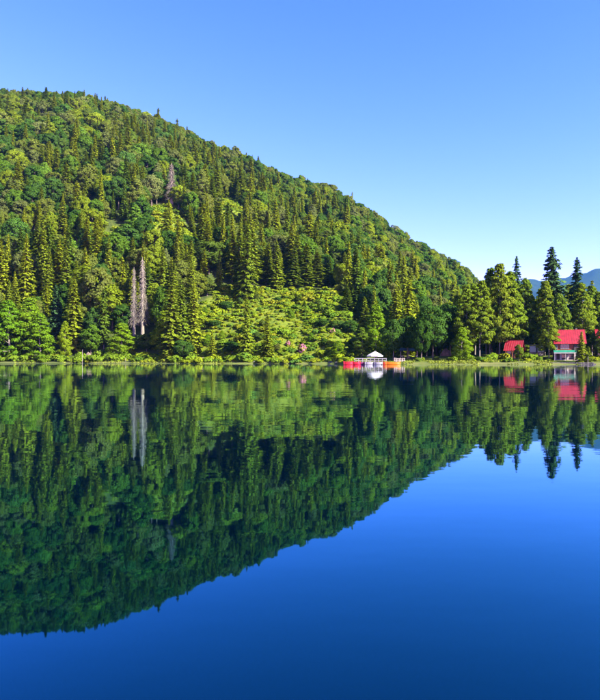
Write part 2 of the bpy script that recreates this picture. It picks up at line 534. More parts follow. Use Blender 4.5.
def spruce_proto(seed, H=30.0, Rr=4.0, z0=0.08, levels=56, nb=8, droop=0.45, power=0.8, rag=0.3, csz=1.0):
    g = np.random.default_rng(seed)
    cen, aa, bb, la, lb = [], [], [], [], []
    lean = g.uniform(-0.2, 0.2, 2)
    for k in range(levels):
        f = (k + g.uniform(0, 0.8)) / levels
        z = H * (z0 + (1 - z0) * f)
        Lmax = Rr * (1 - f) ** power * (0.75 + 0.25 * min(1, f * 6)) + 0.25
        lev = g.uniform(1 - rag, 1 + rag * 0.3)
        m = max(4, int(nb * (0.6 + 0.4 * (1 - f))))
        ph0 = g.uniform(0, 6.28)
        for i in range(m):
            ph = ph0 + 6.283 * (i + g.uniform(-0.3, 0.3)) / m
            L = Lmax * lev * g.uniform(0.6, 1.12)
            zb = z + g.uniform(-0.035, 0.025) * H * (1 - f)
            er = np.array([math.cos(ph), math.sin(ph), 0]); ep = np.array([-er[1], er[0], 0])
            kk = 3 + int(L / 0.9)
            for t in np.repeat(np.linspace(0.2, 1.0, kk), 2):
                side = g.uniform(-0.22, 0.22) * L * t
                zz = zb - droop * L * t + 0.12 * L * t * t + g.uniform(-0.15, 0.15)
                cen.append(er * L * t + ep * side + np.array([lean[0] * f, lean[1] * f, zz]))
                ps = g.uniform(-0.9, 0.9)
                a = er * math.cos(ps) + ep * math.sin(ps) + np.array([0, 0, -0.4 + g.uniform(-0.6, 0.5)])
                b = np.cross(a, [0, 0, 1]) + np.array([0, 0, g.uniform(-0.7, 0.5)])
                aa.append(a); bb.append(b)
                la.append((0.36 + 0.13 * L) * g.uniform(0.7, 1.3) * csz)
                lb.append((0.24 + 0.055 * L) * g.uniform(0.7, 1.3) * csz)
    cen, aa, bb = np.array(cen), norm(np.array(aa)), norm(np.array(bb))
    er_ = norm(cen * np.array([1, 1, 0]))
    nr = norm(er_ + np.array([0, 0, 0.35]) + g.normal(size=cen.shape) * 0.25)
    crown = crown_mesh("spruce_crown", cards(cen, aa, bb, np.array(la), np.array(lb), g), g, nr)
    trunk = tubes_mesh("spruce_trunk", [[((0, 0, -1.5), H * 0.0145), ((0, 0, H * 0.3), H * 0.010), ((lean[0] * .7, lean[1] * .7, H * 0.7), H * 0.005), ((lean[0], lean[1], H * 0.985), 0.03)]])
    return crown, trunk, H, Rr

def lobed_proto(seed, H=20.0, Rr=5.5, zc=0.60, rz=0.40, nl=20, per=190, lobe=0.42, flat=0.8, card=0.55, profile=None, trunk_r=0.016, forks=6):
    """broad-leaved tree: leaf sprays over many uneven boughs carried by forked limbs"""
    g = np.random.default_rng(seed)
    cen, aa, bb, la, lb, nr = [], [], [], [], [], []
    limbs = []
    top = (0, 0, H * (zc + rz * 0.2))
    wob = g.uniform(-0.35, 0.35, (3, 2))
    limbs.append([((0, 0, -1.5), H * trunk_r * 1.15), ((wob[0, 0], wob[0, 1], H * 0.2), H * trunk_r * 0.85), ((wob[1, 0], wob[1, 1], H * 0.45), H * trunk_r * 0.6), ((wob[2, 0], wob[2, 1], H * 0.8), H * trunk_r * 0.22)])
    LC = []
    for k in range(nl):
        f = (k + 0.5) / nl
        if profile is None:
            cz = 1 - 2 * f
            th = k * 2.39996 + g.uniform(-0.5, 0.5)
            rr = math.sqrt(max(0, 1 - cz * cz)) * g.uniform(0.55, 0.85)
            c = np.array([Rr * rr * math.cos(th), Rr * rr * math.sin(th), H * (zc + rz * cz * g.uniform(0.6, 0.82))])
            lr = Rr * lobe * g.uniform(0.75, 1.25)
        else:
            zf = profile[0] + (1 - profile[0]) * f
            th = k * 2.39996 + g.uniform(-0.6, 0.6)
            rad = Rr * np.interp(zf, profile[1], profile[2]) * g.uniform(0.45, 0.95)
            c = np.array([rad * math.cos(th), rad * math.sin(th), H * zf * 0.97])
            lr = Rr * lobe * (0.5 + 0.5 * np.interp(zf, profile[1], profile[2])) * g.uniform(0.75, 1.25)
        LC.append((c, lr))
        n = int(per * g.uniform(0.7, 1.25) * (lr / (Rr * lobe)) ** 1.3)
        d = norm(g.normal(size=(n, 3)))
        out = norm(c - np.array([0, 0, H * (zc - rz * 0.4)]))
        d = norm(d + out * 0.45 + np.array([0, 0, 0.15]))
        rad = lr * (g.uniform(0.35, 1.0, n) ** 0.45) * g.uniform(0.85, 1.18, n)
        p = c + d * rad[:, None] * np.array([1, 1, flat])
        p[:, 2] -= (1 - flat) * 0.18 * ((p[:, 0] - c[0]) ** 2 + (p[:, 1] - c[1]) ** 2) / max(lr, 0.1)
        nn = norm(d * np.array([1, 1, 1.2]) + g.normal(size=(n, 3)) * 0.55)
        a = norm(np.cross(nn, norm(g.normal(size=(n, 3)))))
        b = np.cross(nn, a)
        cen.append(p); aa.append(a); bb.append(b)
        nr.append(norm(d * 0.55 + norm((p - np.array([0, 0, H * (zc - rz * 0.3)])) * np.array([1, 1, 0.6])) * 0.9 + np.array([0, 0, 0.12])))
        la.append(card * g.uniform(0.55, 1.3, n)); lb.append(card * 0.7 * g.uniform(0.55, 1.3, n))
    order = g.permutation(nl)[:forks + 5]
    for k in order:
        c, lr = LC[k]
        z0 = np.clip(c[2] - 0.6 * math.hypot(c[0], c[1]) - 0.5, H * 0.12, H * 0.75)
        mid = (c[0] * 0.5, c[1] * 0.5, (z0 + c[2]) * 0.5 - 0.1)
        limbs.append([((0, 0, z0), H * trunk_r * 0.38), (mid, H * trunk_r * 0.25), (tuple(c), H * trunk_r * 0.08)])
    crown = crown_mesh("leaf_crown", cards(np.concatenate(cen), np.concatenate(aa), np.concatenate(bb), np.concatenate(la), np.concatenate(lb), g), g, np.concatenate(nr))
    return crown, tubes_mesh("tree_trunk", limbs), H, Rr

def snag_proto(seed, H=34.0):
    g = np.random.default_rng(seed)
    pl = [((0, 0, -1.5), 0.8), ((0.15, 0.05, H * 0.35), 0.6), ((-0.05, 0.1, H * 0.7), 0.4), ((0.1, 0.0, H), 0.1)]
    trunk = tubes_mesh("snag_trunk", [pl], 8)
    br = []
    for k in range(760):
        f = g.uniform(0.18, 0.97)
        ph = g.uniform(0, 6.283)
        L = (0.7 + 2.9 * (1 - f)) * g.uniform(0.5, 1.15)
        e = np.array([math.cos(ph), math.sin(ph), 0])
        z = H * f
        dr = g.uniform(0.5, 1.1)
        br.append([((0, 0, z), 0.075), (tuple(e * L * 0.55 + np.array([0, 0, z - L * 0.3 * dr])), 0.06), (tuple(e * L + np.array([g.uniform(-.3, .3), g.uniform(-.3, .3), z - L * dr])), 0.03)])
    return tubes_mesh("dead_branches", br, 4), trunk, H, 2.6

def bush_proto(seed, Rr=2.0, n=650, card=0.42):
    g = np.random.default_rng(seed)
    cen, aa, bb = [], [], []
    for k in range(7):
        th = g.uniform(0, 6.283); r = Rr * g.uniform(0.1, 0.6)
        c = np.array([r * math.cos(th), r * math.sin(th), Rr * g.uniform(0.25, 0.62)])
        lr = Rr * g.uniform(0.35, 0.6)
        m = n // 7
        d = norm(g.normal(size=(m, 3)) + np.array([0, 0, 0.4]))
        p = c + d * (lr * g.uniform(0.5, 1.1, m))[:, None] * np.array([1, 1, 0.85])
        p[:, 2] = np.maximum(p[:, 2], 0.0)
        nn = norm(d + g.normal(size=(m, 3)) * 0.5)
        a = norm(np.cross(nn, norm(g.normal(size=(m, 3)))))
        cen.append(p); aa.append(a); bb.append(np.cross(nn, a))
    cen = np.concatenate(cen); N = len(cen)
    v = cards(cen, np.concatenate(aa), np.concatenate(bb), card * g.uniform(0.5, 1.2, N), card * 0.65 * g.uniform(0.5, 1.2, N), g)
    stems = [[((0, 0, -0.4), 0.07), ((g.uniform(-.5, .5), g.uniform(-.5, .5), Rr * 0.6), 0.03)] for _ in range(5)]
    nr = norm(cen - np.array([0, 0, -0.3 * Rr]))
    return crown_mesh("bush_leaves", v, g, nr), tubes_mesh("bush_stem", stems, 4), Rr * 1.15, Rr

ALD = (0.20, [0.2, 0.35, 0.55, 0.8, 1.0], [0.85, 1.0, 0.86, 0.52, 0.10])
LOW = (0.05, [0.05, 0.25, 0.5, 0.75, 1.0], [0.9, 1.0, 0.85, 0.55, 0.12])
PROTO = {}
def proto(key, data, leaf, bark):
    crown, trunk, H, Rr = data
    crown.materials.append(M[leaf]); trunk.materials.append(M[bark])
    PROTO[key] = dict(crown=crown, trunk=trunk, H=H, R=Rr)
for i in range(7):
    proto(f'spruce{i}', spruce_proto(100 + i, 30, (3.6, 4.2, 3.3, 4.6, 4.0, 3.4, 4.4)[i], (0.05, 0.05, 0.05, 0.05, 0.12, 0.2, 0.04)[i], (60, 60, 60, 60, 44, 48, 66)[i], 8, (0.5, 0.4, 0.6, 0.45, 0.55, 0.7, 0.35)[i], (0.72, 0.85, 0.6, 0.8, 0.5, 0.45, 0.95)[i], (0.3, 0.3, 0.35, 0.3, 0.55, 0.5, 0.3)[i]), 'spruce', 'bark')
for i in range(2):
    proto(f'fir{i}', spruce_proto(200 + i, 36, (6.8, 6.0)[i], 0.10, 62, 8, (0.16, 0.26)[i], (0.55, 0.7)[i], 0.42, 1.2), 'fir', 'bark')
for i in range(5):
    proto(f'broad{i}', lobed_proto(300 + i, 20, (5.6, 6.4, 5.0, 6.8, 5.2)[i], (0.55, 0.54, 0.56, 0.54, 0.57)[i], (0.44, 0.43, 0.45, 0.40, 0.43)[i], (40, 46, 36, 48, 34)[i], 150, (0.30, 0.28, 0.32, 0.27, 0.32)[i], 0.8, 0.5), 'broad', 'bark')
for i in range(3):
    proto(f'fresh{i}', lobed_proto(400 + i, 24, (6.6, 5.8, 7.0)[i], 0.5, 0.45, (64, 56, 66)[i], 190, 0.38, 0.5, 0.38, LOW), 'fresh', 'pale_bark')
for i in range(3):
    proto(f'lake{i}', lobed_proto(500 + i, 30, (6.2, 5.4, 6.6)[i], 0.55, 0.45, (66, 60, 72)[i], 175, 0.37, 0.46, 0.39, ALD, 0.0095), 'lake', 'pale_bark')
for i in range(2):
    proto(f'dark{i}', lobed_proto(600 + i, 20, (6.8, 6.0)[i], 0.58, 0.38, 26, 230, 0.40, 0.7, 0.4), 'shade', 'bark')
for i in range(2):
    proto(f'snag{i}', snag_proto(700 + i), 'dead_wood', 'dead_wood')
for i in range(4):
    proto(f'bush{i}', bush_proto(800 + i), 'bush', 'bark')
proto('pinkbush', bush_proto(850, 2.0, 520, 0.4), 'bush', 'bark')

PART = {'spruce': ('crown', 'trunk'), 'snag': ('dead_branches', 'trunk'), 'bush': ('leaves', 'stems')}
NAME = {'spruce': 'spruce_tree', 'fir': 'fir_tree', 'broad': 'broadleaf_tree', 'fresh': 'broadleaf_tree', 'lake': 'broadleaf_tree', 'dark': 'broadleaf_tree', 'snag': 'dead_tree', 'bush': 'bush', 'pinkb': 'flowering_bush'}
CAT = {'snag': 'dead tree', 'bush': 'bush', 'pinkb': 'bush'}

def plant(key, x, y, z, h, w, label, group, rz=None, hue=None):
    """one tree or bush: h = height in m, w = crown radius in m"""
    p = PROTO[key]
    kind = key.rstrip('0123456789')[:6]
    kind = 'pinkb' if kind.startswith('pink') else kind
    s_h, s_w = h / p['H'], w / p['R']
    e = empty(NAME[kind], (x, y, z - 0.15), random.uniform(0, 6.28) if rz is None else rz, (s_w, s_w, s_h))
    if kind in ('spruce', 'broad', 'lake'):
        e.rotation_euler.x, e.rotation_euler.y = random.gauss(0, 0.022), random.gauss(0, 0.022)
    tag(e, label, CAT.get(kind, 'tree'), group)
    cn, tn = PART.get(kind, ('crown', 'trunk')) if kind != 'pinkb' else PART['bush']
    c = obj(cn, p['crown'], None, e)
    if hue is not None:
        c.color = (*leaf_tone(hue), 0.0)
    obj(tn, p['trunk'], None, e)
    return e

# ------------------------------------------------------------------ trees that can be told apart: (kind, column px, distance m, top row px, crown half width px, label)
def place(key, px, dist, top, half, label, group=None):
    u = (px - CX) / F
    x = u * dist
    z = hz_(x, dist)
    h = (HZ - top) / F * dist + CAMH - z
    return plant(key, x, dist, z, h, half / F * dist, label, group)

def dist_at(px, py):
    """distance at which the ground shows at this pixel"""
    yy = np.linspace(shore(px) + 1, 900, 4000)
    xx = (px - CX) / F * yy
    gy = HZ - F * (height(xx, yy) - CAMH) / yy
    k = np.argmax(gy < py)
    return float(yy[k])

footprints = []      # (x, y, r) of placed trees, so that the wood keeps clear of them
def P(key, px, dist, top, half, label, group=None):
    e = place(key, px, dist, top, half, label, group)
    footprints.append((e.location.x, e.location.y, half / F * dist))
    return e

SL, SC_ = "bright green broadleaf tree with tiered boughs on the left shore", "bright lakeside trees on the left shore"
P('fresh0', -14, 283, 296, 19, "bright tiered green tree at the outer end of the left shore group", SC_)
P('fresh1', 9, 281, 299, 17, "bright tiered green tree second from the outer end of the left shore group", SC_)
P('fresh2', 30, 286, 297, 17, "broadest bright tiered tree of the left shore group", SC_)
P('fresh1', 40, 279, 312, 14, "lower bright tiered tree bordering the dark gap on the left shore", SC_)
P('spruce0', 75, 286, 277, 11, "slender yellow-green spruce on the shore beside a dark gap in the trees")
P('fir1', 56, 294, 284, 10, "dark conifer added as shadow between the bright trees and the slender spruce")  # added conifer; its dark crown paints the spruce's cast shadow
P('fresh0', 65, 282, 320, 7, "small bright green tree leaning against the slender shore spruce")
P('spruce3', 26, 318, 233, 11, "broad spruce rising behind the bright green trees of the left shore")
P('spruce1', 43, 330, 222, 10, "fuller tall spruce of a pair rising behind the bright left shore trees", "pair of tall spruces behind the left shore trees")
P('spruce2', 53, 335, 219, 9, "slimmer tall spruce of a pair rising behind the bright left shore trees", "pair of tall spruces behind the left shore trees")
P('spruce2', 70, 335, 226, 9, "narrow spruce above and behind the slender shore spruce")
P('spruce2', 2, 325, 240, 9, "dark narrow spruce at the edge of the slope behind the shore trees")
P('broad0', 98, 300, 262, 17, "large grey-green broadleaf tree between the shore spruce and the dead trunks")
P('broad2', 112, 296, 284, 15, "broadleaf tree in front of the two dead trunks")
P('snag0', 142.5, 290, 257, 6.5, "tallest bleached dead conifer with hanging bare branches")
P('snag1', 134, 291, 267, 5.0, "shorter bleached dead conifer beside the tallest dead one")
P('spruce3', 163, 312, 249, 11, "full yellow-green spruce right behind the bleached dead conifers")
P('fresh2', 165, 276, 310, 14, "bright low-branching tree on the shore below the dead conifers")
P('fresh0', 122, 278, 322, 14, "bright green tree at the water below the dead conifers")
P('broad4', 147, 277, 331, 10, "pale-stemmed small tree at the water's edge beneath the dead conifers")
P('spruce1', 184, 270, 276, 11, "taller of two ragged waterside spruces where the left trees end", "spruces closing the left shore trees")
P('spruce0', 195, 272, 283, 9, "shorter of two ragged waterside spruces where the left trees end", "spruces closing the left shore trees")
P('dark1', 183, 263, 338, 10, "low dark tree overhanging the water below the ragged spruces")
P('broad4', 197, dist_at(197, 303), 268, 10, "leafy tree at the upper corner of the open slope by the ragged spruces")
P('broad0', 207, dist_at(207, 296), 276, 9, "small round tree at the upper edge of the open slope")
P('broad1', 209, 352, 237, 19, "big round bright broadleaf tree above the open slope")
P('broad3', 186, 372, 232, 15, "rounded broadleaf tree touching the big round tree above the open slope")
P('spruce3', 247, 318, 219, 12, "tallest dark-sided spruce at the top of the open slope")
P('spruce2', 238, 326, 226, 8, "thin spruce clinging to the tallest spruce of the open slope")
GS = "spruces in a row along the top of the open slope"
for px, d, top, hf in ((266, 345, 243, 9), (277, 338, 240, 9), (293, 342, 246, 10), (306, 346, 243, 10), (318, 350, 252, 10), (329, 352, 256, 9)):
    P(f'spruce{int(px) % 4}', px, d, top, hf, {266: "first spruce of the open slope's row, next to the tallest spruce", 277: "tallest spruce within the row on top of the open slope", 293: "third spruce of the row on top of the open slope", 306: "fourth spruce of the row on top of the open slope", 318: "shorter spruce second from the row's far end", 329: "shortest spruce ending the row on top of the open slope"}[px], GS)
P('spruce0', 276, 420, 198, 7, "taller spruce of a pair standing above the spruce row", "pair of tall spruces above the row")
P('spruce1', 287, 424, 203, 7, "shorter spruce of a pair standing above the spruce row", "pair of tall spruces above the row")
P('spruce1', 247, 254, 292, 8.5, "tall thin spruce at the water in front of the open slope")
P('spruce2', 268, 252, 314, 7, "young yellow-green spruce at the water in front of the open slope")
P('spruce3', 213, 262, 331, 6, "small spruce at the water near the ragged spruces")
P('spruce1', 304, 300, 300, 4, "small thin spruce alone in the middle of the open slope")
P('spruce0', 347, 290, 285, 8, "loose pale spruce at the right border of the open slope")
P('spruce2', 356, 318, 246, 9, "tall dense spruce behind the right border of the open slope")
P('spruce3', 365, 282, 296, 9, "dense pale green spruce beside the open slope's right border")
P('spruce3', 406, 300, 255, 11, "broad tall spruce standing above the dark lakeside trees")
P('spruce2', 389, 305, 259, 7, "narrow spruce beside the broad tall spruce above the dark lakeside trees")
P('spruce0', 330, 470, 212, 7, "isolated tall spruce high on the slope above the spruce row")
P('spruce1', 163, 450, 168, 6, "dark thin spruce next to the dead trunk at the small high clearing")
P('snag0', 171.5, 444, 163, 6.5, "bleached dead trunk beside the small high clearing")
P('spruce2', 193, 464, 172, 6, "slender spruce just beyond the small high clearing", "slender spruces beside the small high clearing")
P('spruce0', 212, 482, 176, 7, "slender spruce just beyond the small high clearing", "slender spruces beside the small high clearing")
for px, py, top, hf, key, lb in ((226, 311, 300, 7, 'dark0', "dark leafy clump added as shadow in the upper hollow of the open slope"), (214, 328, 319, 7, 'dark1', "dark leafy clump added as shadow in the middle hollow of the open slope"), (338, 331, 319, 8, 'dark0', "dark leafy clump added as shadow at the right hollow of the open slope"), (350, 336, 318, 8, 'dark1', "dark tree added as shadow beside the right hollow of the open slope"), (232, 354, 340, 8, 'dark1', "dark leafy tree added as shadow at the water beside the thin spruce"),  # the dark clumps are added to darken the slope like cast shadows
                                   (322, 327, 318, 6, 'dark1', "small dark clump added as shadow between the pink bush and the right hollow"), (277, 304, 296, 5, 'dark0', "low dark clump added as shadow beneath the spruce row"), (355, 356, 335, 9, 'broad0', "leafy tree at the water where the open slope meets the jetty"), (338, 357, 340, 8, 'fresh1', "bright low tree on the bank before the jetty"), (258, 342, 331, 5, 'broad2', "small leafy tree between the two waterside spruces")):
    P(key, px, dist_at(px, py), top, hf, lb)
for k, (px, py, hp) in enumerate(((205, 316, 10), (240, 306, 9), (262, 327, 8), (291, 319, 9), (311, 342, 10), (277, 352, 9), (324, 347, 10), (222, 339, 9), (243, 332, 8), (299, 303, 9), (319, 309, 8), (207, 345, 11), (345, 306, 10), (333, 299, 8), (256, 300, 8))):
    P(('fresh1', 'broad2', 'broad4', 'fresh2')[k % 4], px, dist_at(px, py), py - hp, hp * 0.42, ("low leafy tree beside the " + ("small waterside spruce", "top of the thin spruce", "young waterside spruce", "lone thin spruce", "large pink flowering bush", "young spruce's foot", "bank tree before the jetty", "dark middle hollow", "thin waterside spruce", "lone spruce's upper side", "right end of the spruce row", "ragged waterside spruces", "pale bordering spruce", "short end of the spruce row", "tallest spruce's foot")[k] + " on the open slope"))
# right hand: flat ground with lakeside trees
P('fresh1', 376, 238, 303, 14, "sunlit yellow-green tree behind the parasol jetty")
P('lake1', 362, 226, 326, 9, "small leafy tree at the water beside the parasol jetty")
P('dark0', 393, 218, 316, 12, "dark leafy tree right behind the orange boat and board fence", "dark trees behind the boats")
P('dark1', 407, 222, 312, 12, "dark leafy tree over the blue-roofed shelter", "dark trees behind the boats")
P('dark0', 433, 216, 301, 17, "largest dark round-headed tree on the flat shore")
P('dark1', 450, 226, 298, 14, "dark tree growing into the largest dark round-headed one")
GL = "tall tiered trees on the flat shore by the houses"
for k, (px, d, top, hf, lb) in enumerate((
        (467, 216, 283, 14, "tall tiered green tree next to the pale boulder's dark trees"), (480, 213, 277, 14, "tall tiered green tree with a long bare trunk near the shore bushes"),
        (490, 220, 266, 15, "very tall tiered tree beside the highest tiered crown"), (500, 216, 261, 16, "highest tiered crown of the lakeside trees by the orange cabin"),
        (512, 217, 268, 15, "tall tiered tree over the orange cabin's low red roof"), (523, 228, 277, 14, "tall tiered tree between the orange cabin and the white hut"),
        (532, 236, 289, 13, "tiered tree right behind the white hut"), (475, 232, 281, 14, "tiered tree filling the gap behind the bare-trunked one"),
        (506, 238, 275, 14, "tiered tree behind the highest tiered crown"), (458, 226, 294, 12, "tiered tree growing out of the dark round-headed trees"),
        (540, 246, 286, 13, "tiered tree between the white hut and the tallest fir"), (568, 244, 283, 13, "tiered tree filling the gap between the two tall firs"),
        (592, 240, 284, 14, "tiered tree in the gap between chalet and second red roof"), (486, 244, 280, 13, "tiered tree deep in the grove behind the tall ones"))):
    P(f'lake{k % 3}', px, d, top, hf, lb, GL)
P('fir1', 517, 262, 256, 12, "dark pointed fir peeping over the tiered trees beside the low red roof")
P('fir0', 552, 226, 246, 17, "tallest dark fir with flat spreading branches behind the red-roofed chalet")
P('fir1', 577, 232, 257, 15, "second tall dark fir with drooping branches behind the red-roofed chalet")
P('lake0', 545, 223, 279, 13, "feathery yellow-green tree in front of the tallest fir")
P('lake2', 560, 218, 292, 13, "leafy tree directly behind the chalet's red roof")
P('lake1', 583, 222, 281, 14, "leafy tree rising behind the chalet's dark side")
P('lake2', 600, 226, 290, 14, "leafy tree behind the second red roof", "trees behind the second red roof")
P('lake0', 618, 224, 282, 15, "leafy tree behind the second red roof", "trees behind the second red roof")
P('spruce3', 581, 200, 331, 7, "young conifer growing against the chalet's dark corner")
P('spruce0', 588, 199.5, 346, 5, "smallest conifer at the water beside the chalet")
for px, d, top, hf, key, lb in ((519, 205, 344, 5, 'broad2', "small leafy tree half hiding the orange cabin"), (462, 208, 326, 10, 'fresh0', "low bright tree at the shore under the tiered trees' edge"), (549, 209, 305, 10, 'lake0', "slim leafy tree at the chalet's open corner"), (421, 211, 314, 11, 'broad1', "small leafy tree beside the blue-roofed shelter"), (604, 206, 318, 8, 'lake2', "small leafy tree beside the second red roof")):
    P(key, px, d, top, hf, lb)
P('dark0', 640, 220, 300, 18, "dark tree beyond the second red roof")

# ------------------------------------------------------------------ the wood on the hill
FP = np.array(footprints)
def scatter():
    pts = []
    sp = 9.4
    for yy in np.arange(262, 1010, sp):
        xs = np.arange(-0.72 * yy, 0.85 * yy, sp)
        x = xs + rng.uniform(-0.42, 0.42, len(xs)) * sp
        y = yy + rng.uniform(-0.42, 0.42, len(xs)) * sp
        pts.append(np.stack([x, y], 1))
    p = np.concatenate(pts)
    x, y = p[:, 0], p[:, 1]
    px = px_of(x, y)
    z = height(x, y)
    gx, gy = to_px(x, y, z)
    s = y - shore(px)
    t = (y - shore(px)) / (ridge(px) - shore(px))
    ok = (s > 7) & (t < 1.10)
    ok &= ~((px > 350) & (s < np.where(px > 440, 55, 42)))
    ok &= meadow(gx, gy) < 0.5
    ok &= ~((px > 470) & (rng.random(len(px)) < 0.35))
    d2 = np.full(len(x), 1e9)
    for fx, fy, fr in FP:
        d2 = np.minimum(d2, (np.hypot(x - fx, y - fy) - fr * 0.75))
    ok &= d2 > 1.5
    # keep the bright edge of the dark gap beside the shore spruce open
    ok &= ~((px > 47) & (px < 66) & (s < 34)) & ~((px > 123) & (px < 157) & (s < 34))
    x, y, z, px, s, t, gy = [a[ok] for a in (x, y, z, px, s, t, gy)]
    n = len(x)
    cl = vnoise(x, y, 55, 77)
    ps = 0.16 + 0.66 * np.clip((cl - 0.40) * 2.6, 0, 1) + np.where(t < 0.35, 0.12, 0)
    ps *= np.where(t > 0.74, 0.10, 1.0) * np.where(px > 330, np.where(t > 0.4, 0.35, 0.8), 1.0)
    is_sp = rng.random(n) < ps
    h = np.where(is_sp, rng.uniform(18, 35, n), rng.uniform(15, 27, n))
    h *= np.where(t > 0.6, 1 - 0.28 * np.clip((t - 0.6) / 0.4, 0, 1), 1)
    w = np.where(is_sp, h * rng.uniform(0.105, 0.19, n), h * rng.uniform(0.24, 0.36, n))
    return x, y, z, px, s, t, gy, is_sp, h, w

fx, fy, fz, fpx, fs, ft_, fgy, fsp, fh, fw = scatter()
N = len(fx)
# how much of each tree shows: coarse coverage grid filled from the front
vis = np.zeros(N)
cov = np.zeros((120, 150), bool)       # 5 px cells
order = np.argsort(fy)
for k in order:
    a = int((fpx[k] - fw[k] * F / fy[k] * 0.8) // 5); b = int((fpx[k] + fw[k] * F / fy[k] * 0.8) // 5)
    y1 = fgy[k] - fh[k] * 0.15 * F / fy[k]; y0 = fgy[k] - fh[k] * F / fy[k]
    a, b = max(a, 0), min(b, 119)
    r0, r1 = max(int(y0 // 5), 0), min(int(y1 // 5), 149)
    if a > b or r0 > r1:
        continue
    blk = cov[a:b + 1, r0:r1 + 1]
    vis[k] = (~blk).mean() * (fh[k] * F / fy[k]) * (2 * fw[k] * F / fy[k])
    blk[:] = True
single = np.zeros(N, bool)
for flag, lim in ((True, 235), (False, 255)):
    ii = np.where((fsp == flag) & (vis > 0))[0]
    ii = ii[np.argsort(-vis[ii])][:lim]
    single[ii] = True

SPK = [f'spruce{i}' for i in range(7)]
BRK = [f'broad{i}' for i in range(5)] * 3 + ['fresh0', 'fresh2', 'dark0', 'dark1']
HUE_SP = [("dark green", (0.066, 0.104, 0.013)), ("olive-green", (0.110, 0.142, 0.012)), ("bright yellow-green", (0.150, 0.176, 0.011)), ("pale green", (0.132, 0.156, 0.016))]
HUE_BR = [("dark green", (0.036, 0.078, 0.014)), ("fresh green", (0.062, 0.115, 0.014)), ("olive", (0.092, 0.112, 0.024)), ("yellow-green", (0.115, 0.150, 0.012)), ("grey-green", (0.082, 0.098, 0.034)), ("deep green", (0.040, 0.082, 0.018))]
# landmarks that anyone can find: (x, y, words)
def LM(px, d, words):
    return ((px - CX) / F * d, d, words)
MARKS = [LM(75, 286, "the slender shore spruce"), LM(15, 282, "the bright left shore trees"), LM(48, 332, "the tall left shore spruce pair"), LM(140, 297, "the two bleached dead conifers"),
         LM(188, 271, "the ragged waterside spruces"), LM(209, 352, "the big round bright tree"), LM(247, 318, "the tallest spruce of the open slope"), LM(300, 345, "the spruce row above the open slope"),
         LM(281, 422, "the spruce pair above the row"), LM(356, 318, "the dense spruce bordering the open slope"), LM(406, 300, "the broad spruce over the dark trees"), LM(330, 470, "the isolated high spruce"),
         LM(168, 440, "the small high clearing"), LM(118, 403, "the small grassy gap in the wood"), LM(229, 488, "the upper grassy clearing"), LM(440, 222, "the dark lakeside trees"),
         LM(500, 220, "the tall tiered lakeside trees"), LM(570, 230, "the red-roofed chalet"), LM(30, 800, "the summit of the hill"), LM(200, 760, "the shoulder of the ridge"), LM(320, 720, "the middle of the ridge"), LM(430, 660, "the low end of the ridge")]
def where_words(x, y):
    m = min(MARKS, key=lambda q: math.hypot(x - q[0], y - q[1]))
    dy = y - m[1]
    rel = "uphill from" if dy > 14 else ("downhill from" if dy < -14 else "beside")
    if m[2].startswith("the red-roofed") or "lakeside trees" in m[2]:
        rel = "behind" if dy > 8 else "beside"
    return f"{rel} {m[2]}"
for k in np.where(single)[0]:
    k = int(k)
    w_ = where_words(fx[k], fy[k])
    hx = vnoise(fx[k], fy[k], 40, 5) * 0.5 + random.random() * 0.6
    if fsp[k]:
        hn, hc = HUE_SP[min(3, int(hx * 4))]
        sz = ("tall" if fh[k] > 27 else ("short" if fh[k] < 21.5 else "medium-tall")) + (" slim" if fw[k] / fh[k] < 0.13 else (" broad" if fw[k] / fh[k] > 0.165 else ""))
        plant(SPK[k % 7], fx[k], fy[k], fz[k], fh[k], fw[k], f"{sz} {hn} spruce {w_}", f"spruces {w_}", hue=hc)
    else:
        hn, hc = HUE_BR[random.randrange(6)]
        sz = "large round" if fw[k] > 7.4 else ("small round" if fw[k] < 5.6 else "round-crowned")
        plant(BRK[k % len(BRK)], fx[k], fy[k], fz[k], fh[k], fw[k], f"{sz} {hn} broadleaf tree {w_}", f"broadleaf trees {w_}", hue=hc)

# the rest of the wood, too many to tell apart: instanced prototypes
def proto_objects(keys):
    """one existing tree of every prototype, whose crown and trunk the far wood repeats"""
    res = []
    for k in keys:
        c = next(o for o in C.objects if o.type == 'MESH' and o.data == PROTO[k]['crown'])
        t = next(o for o in C.objects if o.type == 'MESH' and o.data == PROTO[k]['trunk'])
        res.append((c, t))
    return res

